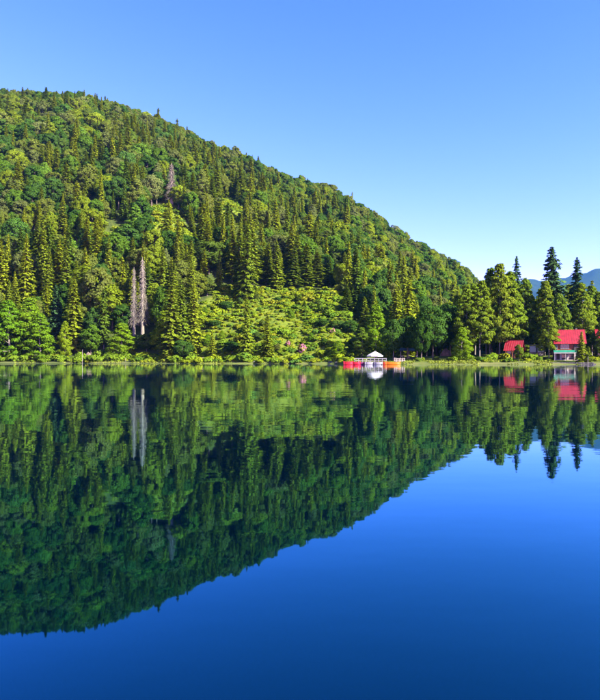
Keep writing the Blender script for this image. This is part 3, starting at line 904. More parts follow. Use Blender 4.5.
def gn_wood(name, keys, X, Y, Z, sw, sh, label, cat):
    n = len(X)
    me = bpy.data.meshes.new(name)
    me.vertices.add(n)
    me.vertices.foreach_set("co", np.stack([X, Y, Z], 1).astype(np.float32).ravel())
    a = me.attributes.new("scl", 'FLOAT_VECTOR', 'POINT')
    a.data.foreach_set("vector", np.stack([sw, sw, sh], 1).astype(np.float32).ravel())
    a = me.attributes.new("rot", 'FLOAT_VECTOR', 'POINT')
    rr = np.zeros((n, 3), np.float32); rr[:, 2] = rng.uniform(0, 6.28, n); rr[:, :2] = rng.normal(0, 0.025, (n, 2))
    a.data.foreach_set("vector", rr.ravel())
    a = me.attributes.new("pick", 'INT', 'POINT')
    a.data.foreach_set("value", rng.integers(0, len(keys), n).astype(np.int32))
    o = obj(name, me)
    g = bpy.data.node_groups.new(name, 'GeometryNodeTree')
    g.interface.new_socket("Geometry", in_out='INPUT', socket_type='NodeSocketGeometry')
    g.interface.new_socket("Geometry", in_out='OUTPUT', socket_type='NodeSocketGeometry')
    gi = g.nodes.new("NodeGroupInput"); go = g.nodes.new("NodeGroupOutput")
    jn = g.nodes.new("GeometryNodeJoinGeometry")
    for c, t in proto_objects(keys):
        j = g.nodes.new("GeometryNodeJoinGeometry")
        for ob in (c, t):
            oi = g.nodes.new("GeometryNodeObjectInfo")
            oi.inputs["Object"].default_value = ob
            g.links.new(oi.outputs["Geometry"], j.inputs[0])
        gt = g.nodes.new("GeometryNodeGeometryToInstance")
        g.links.new(j.outputs[0], gt.inputs[0])
        g.links.new(gt.outputs[0], jn.inputs[0])
    ip = g.nodes.new("GeometryNodeInstanceOnPoints")
    def attr(nm, ty):
        q = g.nodes.new("GeometryNodeInputNamedAttribute"); q.data_type = ty
        q.inputs["Name"].default_value = nm
        return q.outputs["Attribute"]
    g.links.new(gi.outputs[0], ip.inputs["Points"])
    g.links.new(jn.outputs[0], ip.inputs["Instance"])
    ip.inputs["Pick Instance"].default_value = True
    g.links.new(attr("pick", 'INT'), ip.inputs["Instance Index"])
    er = g.nodes.new("FunctionNodeEulerToRotation")
    g.links.new(attr("rot", 'FLOAT_VECTOR'), er.inputs[0])
    g.links.new(er.outputs[0], ip.inputs["Rotation"])
    g.links.new(attr("scl", 'FLOAT_VECTOR'), ip.inputs["Scale"])
    g.links.new(ip.outputs[0], go.inputs[0])
    md = o.modifiers.new("trees", 'NODES')
    md.node_group = g
    tag(o, label, cat, kind="stuff")
    return o

rest = ~single
a = rest & fsp
gn_wood("spruce_forest", SPK, fx[a], fy[a], fz[a] - 0.3, fw[a] / 3.9, fh[a] / 30.0, "far spruces merging into the wooded hillside", "forest")
a = rest & ~fsp
gn_wood("broadleaf_forest", [f'broad{i}' for i in range(5)], fx[a], fy[a], fz[a] - 0.3, fw[a] / 5.8, fh[a] / 20.0, "far broadleaf trees merging into the wooded hillside", "forest")

# ------------------------------------------------------------------ bushes of the open slope and the shores
def scatter_bushes():
    out = []
    for yy in np.arange(198, 580, 2.0):
        xs = np.arange(-0.6 * yy, 0.62 * yy, 2.0)
        x = xs + rng.uniform(-1.2, 1.2, len(xs)); y = yy + rng.uniform(-1.2, 1.2, len(xs))
        out.append(np.stack([x, y], 1))
    p = np.concatenate(out); x, y = p[:, 0], p[:, 1]
    px = px_of(x, y); z = height(x, y); gx, gy = to_px(x, y, z)
    s = y - shore(px)
    md = meadow(gx, gy) > 0.5
    dens = np.where(md & (s > 2.0), 1.05, 0)
    sh_l = (px < 200) & (s > np.where(vnoise(x, y, 16, 62) > 0.5, 0.3, 2.2)) & (s < 12)
    sh_r = (px > 362) & (s > 4) & (s < 13) & ~((px > 553) & (px < 592))
    dens = np.where(sh_l, 0.75, np.where(sh_r & (px > 470), 0.55, np.where(sh_r, 0.18, dens)))
    clump = vnoise(x, y, 11, 91)
    dens = dens * np.where(md, 0.45 + 1.0 * clump, 1)
    ok = (rng.random(len(x)) < dens) & (z > 0.2)
    x, y, z, px, md = [a[ok] for a in (x, y, z, px, md)]
    r = (0.7 + 2.1 * rng.random(len(x)) ** 2.6) * np.where(px > 362, np.where(px > 470, 0.9, 0.6), np.where(px < 200, 1.35, 0.6 + 0.95 * vnoise(x, y, 13, 58)))
    return x, y, z, px, md, r
bx_, by_, bz_, bpx, bmd, br_ = scatter_bushes()
size = br_ / by_ * (np.abs(bpx - 300) < 310)
top_i = np.argsort(-size)[:290]
bs = np.zeros(len(bx_), bool); bs[top_i] = True
HUE_BU = [("deep green", (0.052, 0.098, 0.014)), ("mid green", (0.085, 0.130, 0.012)), ("bright yellow-green", (0.128, 0.160, 0.010)), ("golden-green", (0.142, 0.150, 0.013)), ("cool green", (0.058, 0.115, 0.022))]
BMARKS = [LM(247, 254, "the thin waterside spruce"), LM(268, 252, "the young waterside spruce"), LM(213, 262, "the small waterside spruce"), LM(304, 300, "the lone thin spruce on the open slope"), LM(302, 246, "the large pink flowering bush"), LM(333, 262, "the smaller pink bush by the hollow"),
          LM(247, 318, "the tallest spruce of the open slope"), LM(293, 342, "the spruce row above the open slope"), LM(347, 290, "the pale spruce bordering the open slope"), LM(15, 282, "the bright left shore trees"), LM(75, 286, "the slender shore spruce"), LM(140, 280, "the trees below the dead conifers"), LM(186, 271, "the ragged waterside spruces"),
          LM(375, 205, "the parasol jetty"), LM(440, 216, "the dark lakeside trees"), LM(490, 214, "the tall tiered trees"), LM(520, 214, "the orange cabin"), LM(545, 210, "the white hut and chalet"), LM(598, 204, "the second red roof")]
for k in top_i:
    k = int(k)
    m = min(BMARKS, key=lambda q: math.hypot(bx_[k] - q[0], by_[k] - q[1]))
    dy = by_[k] - m[1]
    rel = "above" if dy > 7 and bmd[k] else ("below" if dy < -7 and bmd[k] else "beside")
    q = vnoise(bx_[k], by_[k], 12, 55) * 1.0 - 0.08 + random.random() * 0.22
    if not bmd[k]: q *= 0.62
    hn, hc = HUE_BU[min(4, int(q * 5))]
    sz = "large spreading" if br_[k] > 1.85 else ("small" if br_[k] < 1.3 else "rounded")
    plant(f'bush{k % 4}', bx_[k], by_[k], bz_[k], br_[k] * (rng.uniform(0.6, 1.2) if bmd[k] else rng.uniform(0.9, 1.3)), br_[k] * 1.15, f"{sz} {hn} bush {rel} {m[2]}", f"bushes {rel} {m[2]}", hue=hc)
a = ~bs
gn_wood("undergrowth", [f'bush{i}' for i in range(4)], bx_[a], by_[a], bz_[a] - 0.1, br_[a] / 1.75, np.where(bmd[a], 0.8, 1.0) * br_[a] / 2.0, "small bushes and scrub covering the open slope", "undergrowth")

def flowering(px, dist, top, half, label):
    e = place('pinkbush', px, dist, top, half, label)
    g = np.random.default_rng(int(px))
    n = 60
    d = norm(g.normal(size=(n, 3)) + np.array([0, -0.3, 0.5]))
    p = np.array([0, 0, 0.9]) + d * np.array([1.75, 1.75, 1.35]) * g.uniform(0.85, 1.08, (n, 1))
    nn = norm(d + g.normal(size=(n, 3)) * 0.4); a_ = norm(np.cross(nn, norm(g.normal(size=(n, 3)))))
    me = crown_mesh("blossom", cards(p, a_, np.cross(nn, a_), 0.36 * g.uniform(0.6, 1.2, n), 0.3 * g.uniform(0.6, 1.2, n), g), g)
    obj("blossom", me, M['pink'], e)
flowering(302, dist_at(302, 352), 343.5, 5, "pink flowering bush low on the open slope near the water")
flowering(333, dist_at(333, 334), 328, 3.5, "smaller pink flowering bush higher up beside a dark hollow")
flowering(288, dist_at(288, 346), 340, 3, "faded pink flowering bush left of the large pink one near the water")

# grass along the waterline
def bank_grass():
    g = rng
    n = 9000
    px = g.uniform(-40, 650, n)
    ys = shore(px) + g.uniform(-1.5, 7, n)
    x = (px - CX) / F * ys
    z = height(x, ys)
    ok = (z > 0.02) & (z < 1.3) & ~((px > 553) & (px < 577)) & (vnoise(x, ys, 7, 61) > np.where((px > 195) & (px < 400), 0.62, np.where(px > 400, 0.25, 0.42)))
    x, ys, z = x[ok], ys[ok], z[ok]
    n = len(x)
    h = g.uniform(0.12, 0.45, n)
    th = g.uniform(0, 3.14, n)
    dx, dy = np.cos(th) * 0.28, np.sin(th) * 0.28
    lx, ly = g.uniform(-0.2, 0.2, n), g.uniform(-0.2, 0.2, n)
    v = np.stack([np.stack([x - dx, ys - dy, z - 0.05], 1), np.stack([x + dx, ys + dy, z - 0.05], 1), np.stack([x + dx * 0.5 + lx, ys + dy * 0.5 + ly, z + h], 1), np.stack([x - dx * 0.7 + lx, ys - dy * 0.7 + ly, z + h * 0.8], 1)], 1).reshape(-1, 3)
    return np_mesh("bank_grass", v, np.arange(4 * n).reshape(-1, 4), g.random(n))
tag(obj("bank_grass", bank_grass(), M['reed']), "yellowish grass fringing the waterline", "grass", kind="stuff")

# ------------------------------------------------------------------ buildings
M['red_roof'] = surf_mat("red_sheet_roof", (0.15, 0.004, 0.012), (0.25, 0.010, 0.020), 0.8, 0.45, 0.0, (1, 1, 1), 0.5)
M['red_wood'] = surf_mat("red_brown_planks", (0.16, 0.030, 0.014), (0.24, 0.048, 0.018), 2.0, 0.7, 0.3, (6, 6, 0.4))
M['orange_wood'] = surf_mat("orange_planks", (0.42, 0.14, 0.04), (0.52, 0.20, 0.06), 2.0, 0.7, 0.3, (6, 6, 0.4))
M['dark_wood'] = surf_mat("dark_planks", (0.030, 0.022, 0.022), (0.065, 0.045, 0.04), 2.0, 0.8, 0.3, (6, 6, 0.4))
M['white_paint'] = surf_mat("white_paint", (0.22, 0.21, 0.205), (0.32, 0.31, 0.30), 1.5, 0.6)
M['plaster'] = surf_mat("pale_plaster", (0.24, 0.19, 0.18), (0.38, 0.32, 0.30), 1.0, 0.9, 0.3)
M['stone'] = surf_mat("grey_stone", (0.035, 0.033, 0.03), (0.11, 0.10, 0.09), 1.3, 0.9, 0.8)
M['pale_rock'] = surf_mat("pale_rock", (0.08, 0.062, 0.045), (0.17, 0.135, 0.10), 0.7, 0.9, 0.8)
M['green_sheet'] = surf_mat("green_awning", (0.008, 0.11, 0.07), (0.015, 0.16, 0.10), 1.0, 0.6)
M['blue_sheet'] = surf_mat("blue_tarpaulin", (0.006, 0.012, 0.05), (0.012, 0.022, 0.08), 0.7, 0.5)
M['glass'] = surf_mat("window_glass", (0.02, 0.025, 0.03), (0.05, 0.06, 0.07), 0.5, 0.08, 0, (1, 1, 1), 0.6)
M['planks'] = surf_mat("weathered_planks", (0.22, 0.18, 0.15), (0.36, 0.31, 0.27), 1.2, 0.85, 0.3, (0.6, 5, 1))
M['bright_white'] = surf_mat("bright_white", (0.74, 0.73, 0.70), (0.82, 0.81, 0.79), 1.0, 0.6)
M['canvas'] = surf_mat("white_canvas", (0.30, 0.29, 0.30), (0.38, 0.37, 0.38), 0.8, 0.85)

def base_at(px, dist, dz=0.0):
    x = (px - CX) / F * dist
    return (x, dist, hz_(x, dist) + dz)

def slab(mb, pts, th):
    """flat panel through 4 points with thickness th along its normal"""
    p = [Vector(q) for q in pts]
    n = (p[1] - p[0]).cross(p[3] - p[0]).normalized() * th
    v = p + [q + n for q in p]
    return mb.add(v, [(3, 2, 1, 0), (4, 5, 6, 7), (0, 1, 5, 4), (1, 2, 6, 5), (2, 3, 7, 6), (3, 0, 4, 7)])

def gable_roof(root, w, d, eave, rise, over, mat, seams=True):
    """ridge along x; front slope faces -y"""
    w2, e = w / 2 + over, over
    yf, yb, ym = -e, d + e, d / 2
    ze = eave - e * rise / (d / 2)
    rf = slab(MB(), [(-w2, yf, ze), (w2, yf, ze), (w2, ym, eave + rise), (-w2, ym, eave + rise)], 0.10)
    slab(rf, [(w2, yb, ze), (-w2, yb, ze), (-w2, ym, eave + rise), (w2, ym, eave + rise)], 0.10)
    o = rf.build("roof", mat, root)
    if seams:
        nrm = Vector((0, -rise, d / 2)).normalized()
        n = int(w2 * 2 / 0.75)
        for i in range(n + 1):
            x = -w2 + 0.04 + (2 * w2 - 0.08) * i / n
            a, b = Vector((x, yf, ze)) + nrm * 0.12, Vector((x, ym, eave + rise)) + nrm * 0.12
            MB().tube(a, b, 0.035, n=5).build("roof_seam", mat, o)
    MB().tube((-w2, ym, eave + rise + 0.1), (w2, ym, eave + rise + 0.1), 0.13, n=8).build("ridge_cap", mat, o)
    return o

def gables(mb, w, d, eave, rise):
    for x in (-w / 2, w / 2 - 0.15):
        mb.add([(x, 0, eave), (x, d, eave), (x, d / 2, eave + rise - 0.05), (x + 0.15, 0, eave), (x + 0.15, d, eave), (x + 0.15, d / 2, eave + rise - 0.05)],
               [(0, 2, 1), (3, 4, 5), (0, 1, 4, 3), (1, 2, 5, 4), (2, 0, 3, 5)])

def window(root, x0, x1, z0, z1, y, nx=2):
    wdw = MB().box(x0, x1, y - 0.03, y + 0.05, z0, z1).build("window", M['glass'], root)
    f = 0.10
    fr = MB().box(x0 - f, x1 + f, y - 0.10, y - 0.035, z1, z1 + f).box(x0 - f, x1 + f, y - 0.10, y - 0.035, z0 - f, z0)
    for i in range(nx + 1):
        xx = x0 + (x1 - x0) * i / nx
        fr.box(xx - f / 2, xx + f / 2, y - 0.098, y - 0.036, z0, z1)
    fr.build("frame", M['white_paint'], wdw)

def chalet():
    r = empty("chalet", base_at(570.0, 206.5), R(-17))
    r.location.z = 0.75
    tag(r, "two-storey chalet with red sheet roof, red planked front and green awning at the water", "house")
    W, D = 9.4, 8.0
    st = MB().box(-4.7, 4.7, 0.6, D, -0.8, 3.3)
    st.build("ground_floor_wall", M['dark_wood'], r)
    for x in (-4.6, -2.9, -0.7, 1.6, 3.0, 4.4):
        MB().box(x - 0.28, x + 0.28, -0.05, 0.5, -0.8, 3.2).build("pillar", M['plaster'], r)
    for x0, x1 in ((-4.3, -3.2), (-2.6, -1.0), (-0.4, 1.3), (1.9, 2.7)):
        MB().box(x0, x1, 0.0, 0.30, -0.8, 0.9).build("parapet", M['plaster'], r)
    window(r, -2.5, -1.1, 1.5, 2.7, 0.55, 2)
    window(r, -0.3, 1.1, 1.5, 2.7, 0.55, 2)
    MB().box(-4.72, 4.72, 0.0, D, 3.3, 3.5).build("floor_band", M['white_paint'], r)
    MB().box(-4.0, 1.3, 0.30, D - 0.1, 3.5, 6.9).build("upper_wall", M['red_wood'], r)
    dk = MB().box(1.303, 4.65, 0.0, D - 0.05, 3.5, 6.9).box(-4.65, -4.003, 3.0, D - 0.05, 3.5, 6.9)  # right bay dark: the conifer's shadow is put into its colour
    gables(dk, W, D, 6.9, 4.2)
    dk.build("side_wall", M['dark_wood'], r)
    window(r, -2.9, -0.3, 4.75, 6.2, 0.25, 3)
    for z in (4.0, 4.7):
        MB().box(-4.68, -4.05, 0.05, 0.13, z, z + 0.09).build("balcony_rail", M['white_paint'], r)
    for x in (-4.65, -4.1):
        MB().box(x - 0.09, x + 0.09, 0.02, 0.2, 3.5, 6.9).build("balcony_post", M['white_paint'], r)
    for i in range(4):
        MB().box(-4.55 + i * 0.13, -4.50 + i * 0.13, 0.07, 0.11, 3.5, 4.7).build("baluster", M['white_paint'], r)
    MB().box(2.2, 3.0, -0.04, 0.02, 4.7, 6.0).build("shutter", M['dark_wood'], r)
    aw = slab(MB(), [(-5.3, -2.0, 3.35), (2.1, -2.0, 3.35), (2.1, 0.28, 4.15), (-5.3, 0.28, 4.15)], 0.06).build("awning", M['green_sheet'], r)
    MB().box(-5.3, 2.1, -2.06, -1.98, 2.98, 3.34).build("awning_valance", M['white_paint'], aw)
    for x in (-5.1, -1.6, 1.9):
        MB().tube((x, -1.9, -0.7), (x, -1.9, 3.35), 0.05, n=6).build("awning_pole", M['white_paint'], aw)
    gable_roof(r, W, D, 6.85, 4.3, 0.55, M['red_roof'])
    MB().box(2.4, 3.0, 5.0, 5.6, 9.0, 11.9).build("chimney", M['stone'], r)
    return r
chalet()

def second_house():
    r = empty("second_chalet", base_at(612.0, 212.0), R(-20))
    r.location.z = 1.0
    r.name = "chalet"
    tag(r, "dark timber house with red roof cut by the picture's right edge", "house")
    r["label"] = "dark timber house with red roof beyond the young conifer and the chalet"
    W, D = 9.0, 8.0
    MB().box(-4.5, 4.5, 0, D, -0.8, 2.9).build("ground_floor_wall", M['dark_wood'], r)
    up = MB().box(-4.45, 4.45, 0.1, D - 0.1, 2.9, 8.4)
    gables(up, W, D, 8.4, 3.0)
    up.build("upper_wall", M['dark_wood'], r)
    for x in (-3.2, -0.8, 1.6):
        window(r, x, x + 1.4, 4.0, 5.4, 0.06, 2)
        window(r, x, x + 1.4, 0.9, 2.2, -0.04, 2)
    MB().box(-0.5, 0.5, -0.06, 0.02, -0.8, 0.8).build("door", M['red_wood'], r)
    gable_roof(r, W, D, 8.35, 3.1, 0.6, M['red_roof'])
second_house()

def red_cabin():
    r = empty("cabin", base_at(513.0, 211.5), R(-34))
    tag(r, "small orange wooden cabin with low red roof under the tiered trees", "cabin")
    z = r.location.z
    e = CAMH + (HZ - 348.5) / F * 211 - z
    t = CAMH + (HZ - 341.0) / F * 213 - z - e
    w, d = 4.8, 4.6
    wl = MB().box(-w / 2, w / 2, 0, d, -0.8, e)
    gables(wl, w, d, e, t)
    wl.build("wall", M['orange_wood'], r)
    MB().box(-w / 2 - 0.1, w / 2 + 0.1, -0.1, d + 0.1, -0.9, 0.5).build("plinth", M['stone'], r)
    window(r, -2.0, -0.8, e - 1.7, e - 0.6, -0.02, 2)
    window(r, 0.8, 2.0, e - 1.7, e - 0.6, -0.02, 2)
    MB().box(-0.5, 0.5, -0.07, 0.02, 0.5, 2.5).build("door", M['dark_wood'], r)
    for x in (-2.3, 0, 2.3):
        MB().box(x - 0.08, x + 0.08, -0.75, -0.6, -0.8, e - 0.55).build("porch_post", M['orange_wood'], r)
    gable_roof(r, w, d, e, t, 0.7, M['red_roof'])
red_cabin()

def white_hut():
    r = empty("hut", base_at(537.0, 224.0), R(-22))
    tag(r, "low white hut with two pale panels between the trees and the chalet", "hut")
    z = r.location.z
    e = CAMH + (HZ - 345.5) / F * 224 - z
    MB().box(-2.6, 2.6, 0, 3.4, -0.8, e).build("wall", M['plaster'], r)
    for x0, x1 in ((-2.45, -0.35), (0.25, 2.45)):
        MB().box(x0, x1, -0.06, 0.02, e - 2.4, e - 0.25).build("panel", M['bright_white'], r)
    MB().box(-0.2, 0.1, -0.08, 0.0, 0, e - 0.1).build("post", M['dark_wood'], r)
    slab(MB(), [(-3.0, -0.5, e + 0.05), (3.0, -0.5, e + 0.05), (3.0, 3.8, e + 0.5), (-3.0, 3.8, e + 0.5)], 0.1).build("roof", M['planks'], r)
white_hut()

def stone_edge():
    """rough masonry along the water below the chalet: stones laid one by one"""
    r = empty("stone_quay", base_at(572.0, 198.8), R(-20))
    r.location.z = -0.3
    tag(r, "rough stone quay wall at the water below the chalet", "wall")
    g = random.Random(5)
    MB().box(-8.0, 6.5, 0.35, 2.6, -0.4, 1.0).build("backing", M['stone'], r)
    for row in range(3):
        x = -8.0
        while x < 6.4:
            w = g.uniform(0.5, 1.0)
            zz = -0.1 + row * 0.38
            y0 = g.uniform(-0.06, 0.08)
            MB().add([(x + .02, y0, zz), (x + w - .03, y0 + g.uniform(-.05, .05), zz + .02), (x + w - .03, 0.45, zz), (x + .02, 0.45, zz),
                      (x + .05, y0 + .06, zz + .33), (x + w - .06, y0 + .07, zz + .34), (x + w - .05, 0.45, zz + .35), (x + .04, 0.45, zz + .35)],
                     [(3, 2, 1, 0), (4, 5, 6, 7), (0, 1, 5, 4), (1, 2, 6, 5), (2, 3, 7, 6), (3, 0, 4, 7)]).build("stone", M['stone'], r)
            x += w
stone_edge()

# ------------------------------------------------------------------ jetty, parasol, boats
JD = 192.0
def jetty():
    x0, x1 = (354.5 - CX) / F * JD, (386.5 - CX) / F * JD
    r = empty("jetty", ((x0 + x1) / 2, JD, 0), R(-4))
    tag(r, "weathered wooden jetty with pale railing beside the boats", "jetty")
    w = x1 - x0
    n = 24
    pm = MB().box(-w / 2 / n * 0.94, w / 2 / n * 0.94, 0, 22, 0.82, 0.90).mesh("deck_plank")
    pm.materials.append(M['planks'])
    for i in range(n):
        o = obj("deck_plank", pm, None, r)
        o.location.x = -w / 2 + (i + 0.5) * w / n
        o.location.z = random.uniform(-0.012, 0.012)
    for yy in (0.5, 8, 16):
        MB().box(-w / 2, w / 2, yy, yy + 0.2, 0.60, 0.80).build("beam", M['planks'], r)
        for x in (-w / 2 + 0.3, -w / 6, w / 6, w / 2 - 0.3):
            MB().tube((x, yy + 0.1, -2.5), (x, yy + 0.1, 0.60), 0.13, n=8).build("pile", M['bark'], r)
    for i in range(9):
        x = -w / 2 + 0.08 + (w - 0.16) * i / 8
        MB().box(x - 0.06, x + 0.06, 0.10, 0.22, 0.90, 2.0).build("rail_post", M['white_paint'], r)
    for z in (1.35, 1.95):
        MB().box(-w / 2, w / 2, 0.0, 0.08, z, z + 0.11).build("rail", M['white_paint'], r)
jetty()

def parasol():
    d = JD + 4.0
    x = (375.0 - CX) / F * d
    r = empty("parasol", (x, d, 0.90))
    tag(r, "large white canvas parasol standing on the jetty", "parasol")
    zt = CAMH + (HZ - 351.2) / F * d - 0.9
    ze = CAMH + (HZ - 355.6) / F * d - 0.9
    rad, n = 2.8, 8
    v = [(0, 0, zt), (0, 0, zt - 0.05)]
    f = []
    ring = [(rad * math.cos(2 * math.pi * i / n + .2), rad * math.sin(2 * math.pi * i / n + .2)) for i in range(n)]
    mid = [(0.5 * a, 0.5 * b) for a, b in ring]
    for lo in (0, 1):
        v += [(a, b, ze + (zt - ze) * 0.56 - 0.05 * lo) for a, b in mid]
        v += [(a, b, ze - 0.05 * lo) for a, b in ring]
    for i in range(n):
        j = (i + 1) % n
        f += [(0, 2 + i, 2 + j), (2 + i, 2 + n + i, 2 + n + j, 2 + j), (1, 2 + 2 * n + j, 2 + 2 * n + i), (2 + 2 * n + j, 2 + 3 * n + j, 2 + 3 * n + i, 2 + 2 * n + i), (2 + n + i, 2 + 3 * n + i, 2 + 3 * n + j, 2 + n + j)]
    cn = MB().add(v, f).build("canopy", M['canvas'], r)
    val = MB()
    for i in range(n):
        a, b = ring[i], ring[(i + 1) % n]
        val.add([(a[0] * 1.004, a[1] * 1.004, ze - 0.3), (b[0] * 1.004, b[1] * 1.004, ze - 0.3), (b[0] * 1.004, b[1] * 1.004, ze), (a[0] * 1.004, a[1] * 1.004, ze)], [(0, 1, 2, 3)])
    val.build("valance", M['canvas'], cn)
    for i in range(n):
        MB().tube((0, 0, zt - 0.25), (ring[i][0] * .97, ring[i][1] * .97, ze - 0.1), 0.025, n=5).build("rib", M['planks'], r)
    MB().tube((0, 0, 0), (0, 0, zt + 0.18), 0.05, n=8).build("pole", M['white_paint'], r)
    MB().box(-0.45, 0.45, -0.45, 0.45, 0.002, 0.14).build("base", M['stone'], r)
parasol()

def boat(px, dist, length, color, label, rz=0.0, beam=1.5, free=0.75, seatback=False, col2=None):
    x = (px - CX) / F * dist
    r = empty("rowing_boat", (x, dist, 0), rz)
    tag(r, label, "boat", "boats moored along the jetty")
    c0, c1 = color, tuple(min(1, k * 1.15) for k in color)
    mat = surf_mat("boat_paint", c0, c1, 1.0, 0.35, 0, (1, 1, 1), 0.5)
    ins = surf_mat("boat_inside", tuple(k * 0.8 for k in color), color, 1.0, 0.6)
    n = 13
    prof = [(0.0, -0.30), (0.55, -0.22), (0.85, 0.15), (1.0, 1.0)]        # half section, from keel to gunwale
    V, Fc = [], []
    for i in range(n):
        t = i / (n - 1) * 2 - 1
        wv = (max(0, 1 - abs(t) ** 2.6)) ** 0.6 * beam / 2 + 0.02
        if t < -0.9: wv = max(wv, beam * 0.28)
        top = free * (1 + 0.32 * t * t)
        sec = [(-a * wv, b * top if b > 0 else b * (1 - t * t * 0.7)) for a, b in reversed(prof)] + [(a * wv, b * top if b > 0 else b * (1 - t * t * 0.7)) for a, b in prof[1:]]
        V += [(t * length / 2 * (1.0 + 0.03 * b), a, b) for a, b in sec]
    m = 7
    for i in range(n - 1):
        for k in range(m - 1):
            Fc.append((i * m + k, (i + 1) * m + k, (i + 1) * m + k + 1, i * m + k + 1))
    Fc += [tuple(range(m)), tuple(reversed(range((n - 1) * m, n * m)))]
    h = MB().add(V, Fc).build("hull", mat, r)
    md = h.modifiers.new("thickness", 'SOLIDIFY'); md.thickness = 0.05
    for side in (0, m - 1):
        for i in range(n - 1):
            pass
        pl = [(Vector(V[i * m + side]) + Vector((0, 0, 0.02)), 0.045) for i in range(n)]
        obj("gunwale", tubes_mesh("gunwale", [[(tuple(p), q) for p, q in pl]], 6), ins if col2 is None else col2, r)
    for t in (-0.45, 0.0, 0.45):
        MB().box(t * length / 2 - 0.16, t * length / 2 + 0.16, -beam * 0.42, beam * 0.42, free * 0.55, free * 0.55 + 0.05).build("thwart", M['planks'], r)
    MB().box(-length * 0.40, length * 0.40, -beam * 0.30, beam * 0.30, -0.10, -0.05).build("floor_boards", ins, r)
    if seatback:
        for t in (-0.2, 0.2):
            MB().box(t * length / 2, t * length / 2 + 0.1, -beam * 0.38, beam * 0.38, free * 0.6, free + 0.45).build("backrest", mat, r)
boat(348.3, 186, 2.9, (0.34, 0.006, 0.012), "bright red boat at the outer end of the moored row", R(5), 1.5, 0.85, True)
boat(356.0, 187.5, 2.6, (0.30, 0.006, 0.014), "bright red boat moored between the outer red one and the maroon one", R(-4), 1.5, 0.85)
boat(361.8, 189, 2.5, (0.10, 0.012, 0.05), "dark maroon boat moored beside the jetty's end")
boat(369.5, 188, 2.9, (0.22, 0.21, 0.22), "white boat with seat backs in front of the jetty railing", R(3), 1.5, 0.75, True)
boat(378.3, 187.5, 2.6, (0.20, 0.195, 0.205), "plain white boat in front of the jetty, next to the orange boat", R(-3), 1.5, 0.7)
boat(384.6, 190, 1.6, (0.30, 0.03, 0.01), "small rust-red boat tucked behind the orange boat", R(10), 1.2, 0.8)
boat(392.8, 186, 4.6, (0.42, 0.10, 0.0), "long orange boat moored at the jetty's inner side", R(2), 1.6, 0.75)

def shelter():
    d = 222.0
    r = empty("shelter", base_at(409.0, d), R(-10))
    tag(r, "open shelter with dark blue tarpaulin roof under the dark trees", "shelter")
    z = r.location.z
    e = CAMH + (HZ - 350.3) / F * d - z
    w, dp, rise = 6.4, 4.5, 0.8
    for x in (-3.0, 0, 3.0):
        for y in (0.2, dp - 0.2):
            MB().box(x - 0.09, x + 0.09, y - 0.09, y + 0.09, -0.6, e).build("post", M['planks'], r)
    gable_roof(r, w, dp, e, rise, 0.4, M['blue_sheet'], False)
    MB().box(-2.8, -0.4, 1.6, 2.5, 0.72, 0.80).build("table_top", M['planks'], r)
    for x in (-2.5, -0.7):
        MB().box(x - 0.06, x + 0.06, 1.7, 2.4, -0.3, 0.72).build("table_leg", M['planks'], r)
    MB().box(-3.0, 3.0, 0.14, 0.22, 0.9, 1.02).build("rail", M['planks'], r)
shelter()

def picket_fence():
    """pale boards seen between the trunks behind the orange boat"""
    d = 209.0
    r = empty("fence", base_at(396.0, d), R(-6))
    tag(r, "short pale board fence on the bank behind the orange boat", "fence")
    for i in range(9):
        x = -0.6 + i * 0.42 + random.uniform(-.04, .04)
        MB().box(x, x + 0.2, 0, 0.04, -0.4, random.uniform(1.2, 1.5)).build("board", M['planks'], r)
    for zz in (0.45, 1.15):
        MB().box(-0.7, 3.2, 0.045, 0.10, zz, zz + 0.1).build("rail", M['planks'], r)
picket_fence()

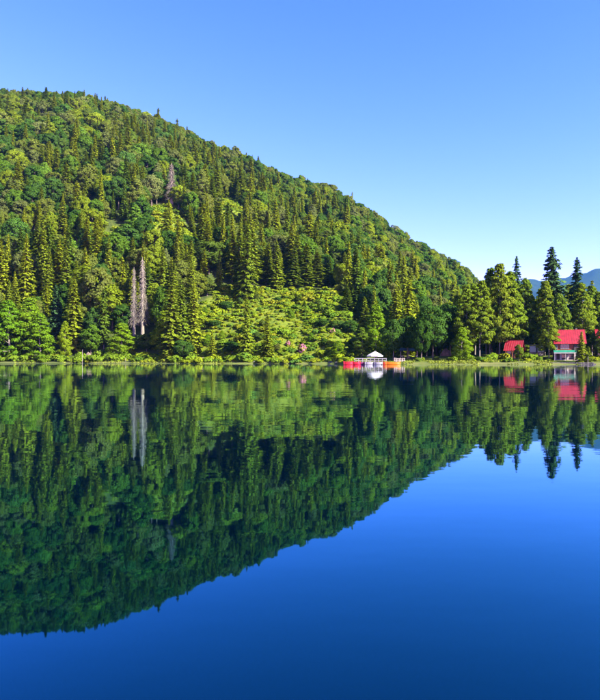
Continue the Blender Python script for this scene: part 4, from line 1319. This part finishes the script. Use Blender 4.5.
def rock(px, dist, w, h, dp, label, seed, mat='pale_rock'):
    g = np.random.default_rng(seed)
    nu, nv = 18, 10
    V, Fc = [], []
    for j in range(nv):
        ph = math.pi / 2 * j / (nv - 1)
        for i in range(nu):
            th = 2 * math.pi * i / nu
            k = 1 + 0.22 * (vnoise(math.cos(th) * 3 + seed, math.sin(th) * 3 + j * 0.5, 1.1, seed) - 0.5) * 2 + g.uniform(-0.05, 0.05)
            V.append((w / 2 * math.cos(th) * math.cos(ph) * k, dp / 2 * math.sin(th) * math.cos(ph) * k, h * math.sin(ph) ** 0.8 * k - 0.3))
    for j in range(nv - 1):
        for i in range(nu):
            Fc.append((j * nu + i, j * nu + (i + 1) % nu, (j + 1) * nu + (i + 1) % nu, (j + 1) * nu + i))
    o = MB().add(V, Fc).build("boulder", M[mat], None)
    o.location = base_at(px, dist)
    tag(o, label, "rock")
rock(446, 228, 5.0, 2.6, 3.0, "pale pinkish boulder in a gap beneath the dark trees", 3)
rock(88.5, 278, 3.6, 3.6, 2.4, "pale sandy boulder on the left shore beside the slender spruce", 4)
rock(203, 261, 2.2, 2.0, 1.6, "small sandy boulder at the water below the ragged spruces", 6)
for k, (px, d) in enumerate(((255, 247.5), (272, 244.0), (293, 240.0), (312, 236), (331, 231.5), (338, 226))):
    rock(px, d, 2.0 + (k % 3) * 0.5, 0.6 + 0.2 * (k % 2), 1.3, "grey stone in the row along the waterline below the open slope", 20 + k, 'stone')
    bpy.context.scene.collection.objects[-1]["group"] = "stones along the waterline"

def stake(px, dist, top, label):
    x = (px - CX) / F * dist
    zb = min(hz_(x, dist), 0.2) - 0.6
    zt = CAMH + (HZ - top) / F * dist
    r = empty("mooring_post", (x, dist, zb))
    tag(r, label, "post")
    MB().tube((0, 0, 0), (0.03, 0, zt - zb), 0.065, 0.05, 8).build("shaft", M['plaster'], r)
    MB().tube((0.03, 0, zt - zb), (0.03, 0, zt - zb + 0.08), 0.07, 0.03, 8).build("cap", M['white_paint'], r)
stake(588.0, 195.5, 357.0, "white wooden post standing in the water by the chalet's conifers")
stake(82.3, 270.5, 350.0, "tall white post at the water beside the slender shore spruce")
stake(125.5, 268.5, 358.0, "short white post on the shore below the dead conifers")


# ------------------------------------------------------------------ the air between the lake and the far mountain
hb = MB().box(-3400, 10800, -320, 9000, -7, 1500)
haze = hb.build("haze", None)
hm, ht = nmat("haze_air")
pv = node(ht, "ShaderNodeVolumePrincipled")
pv.inputs["Color"].default_value = (0.12, 0.44, 1.0, 1)
pv.inputs["Density"].default_value = HAZE
pv.inputs["Anisotropy"].default_value = 0.2
ho = node(ht, "ShaderNodeOutputMaterial")
ht.links.new(pv.outputs[0], ho.inputs["Volume"])
haze.data.materials.append(hm)
tag(haze, "thin bluish air fading the far mountain", "haze", kind="stuff")
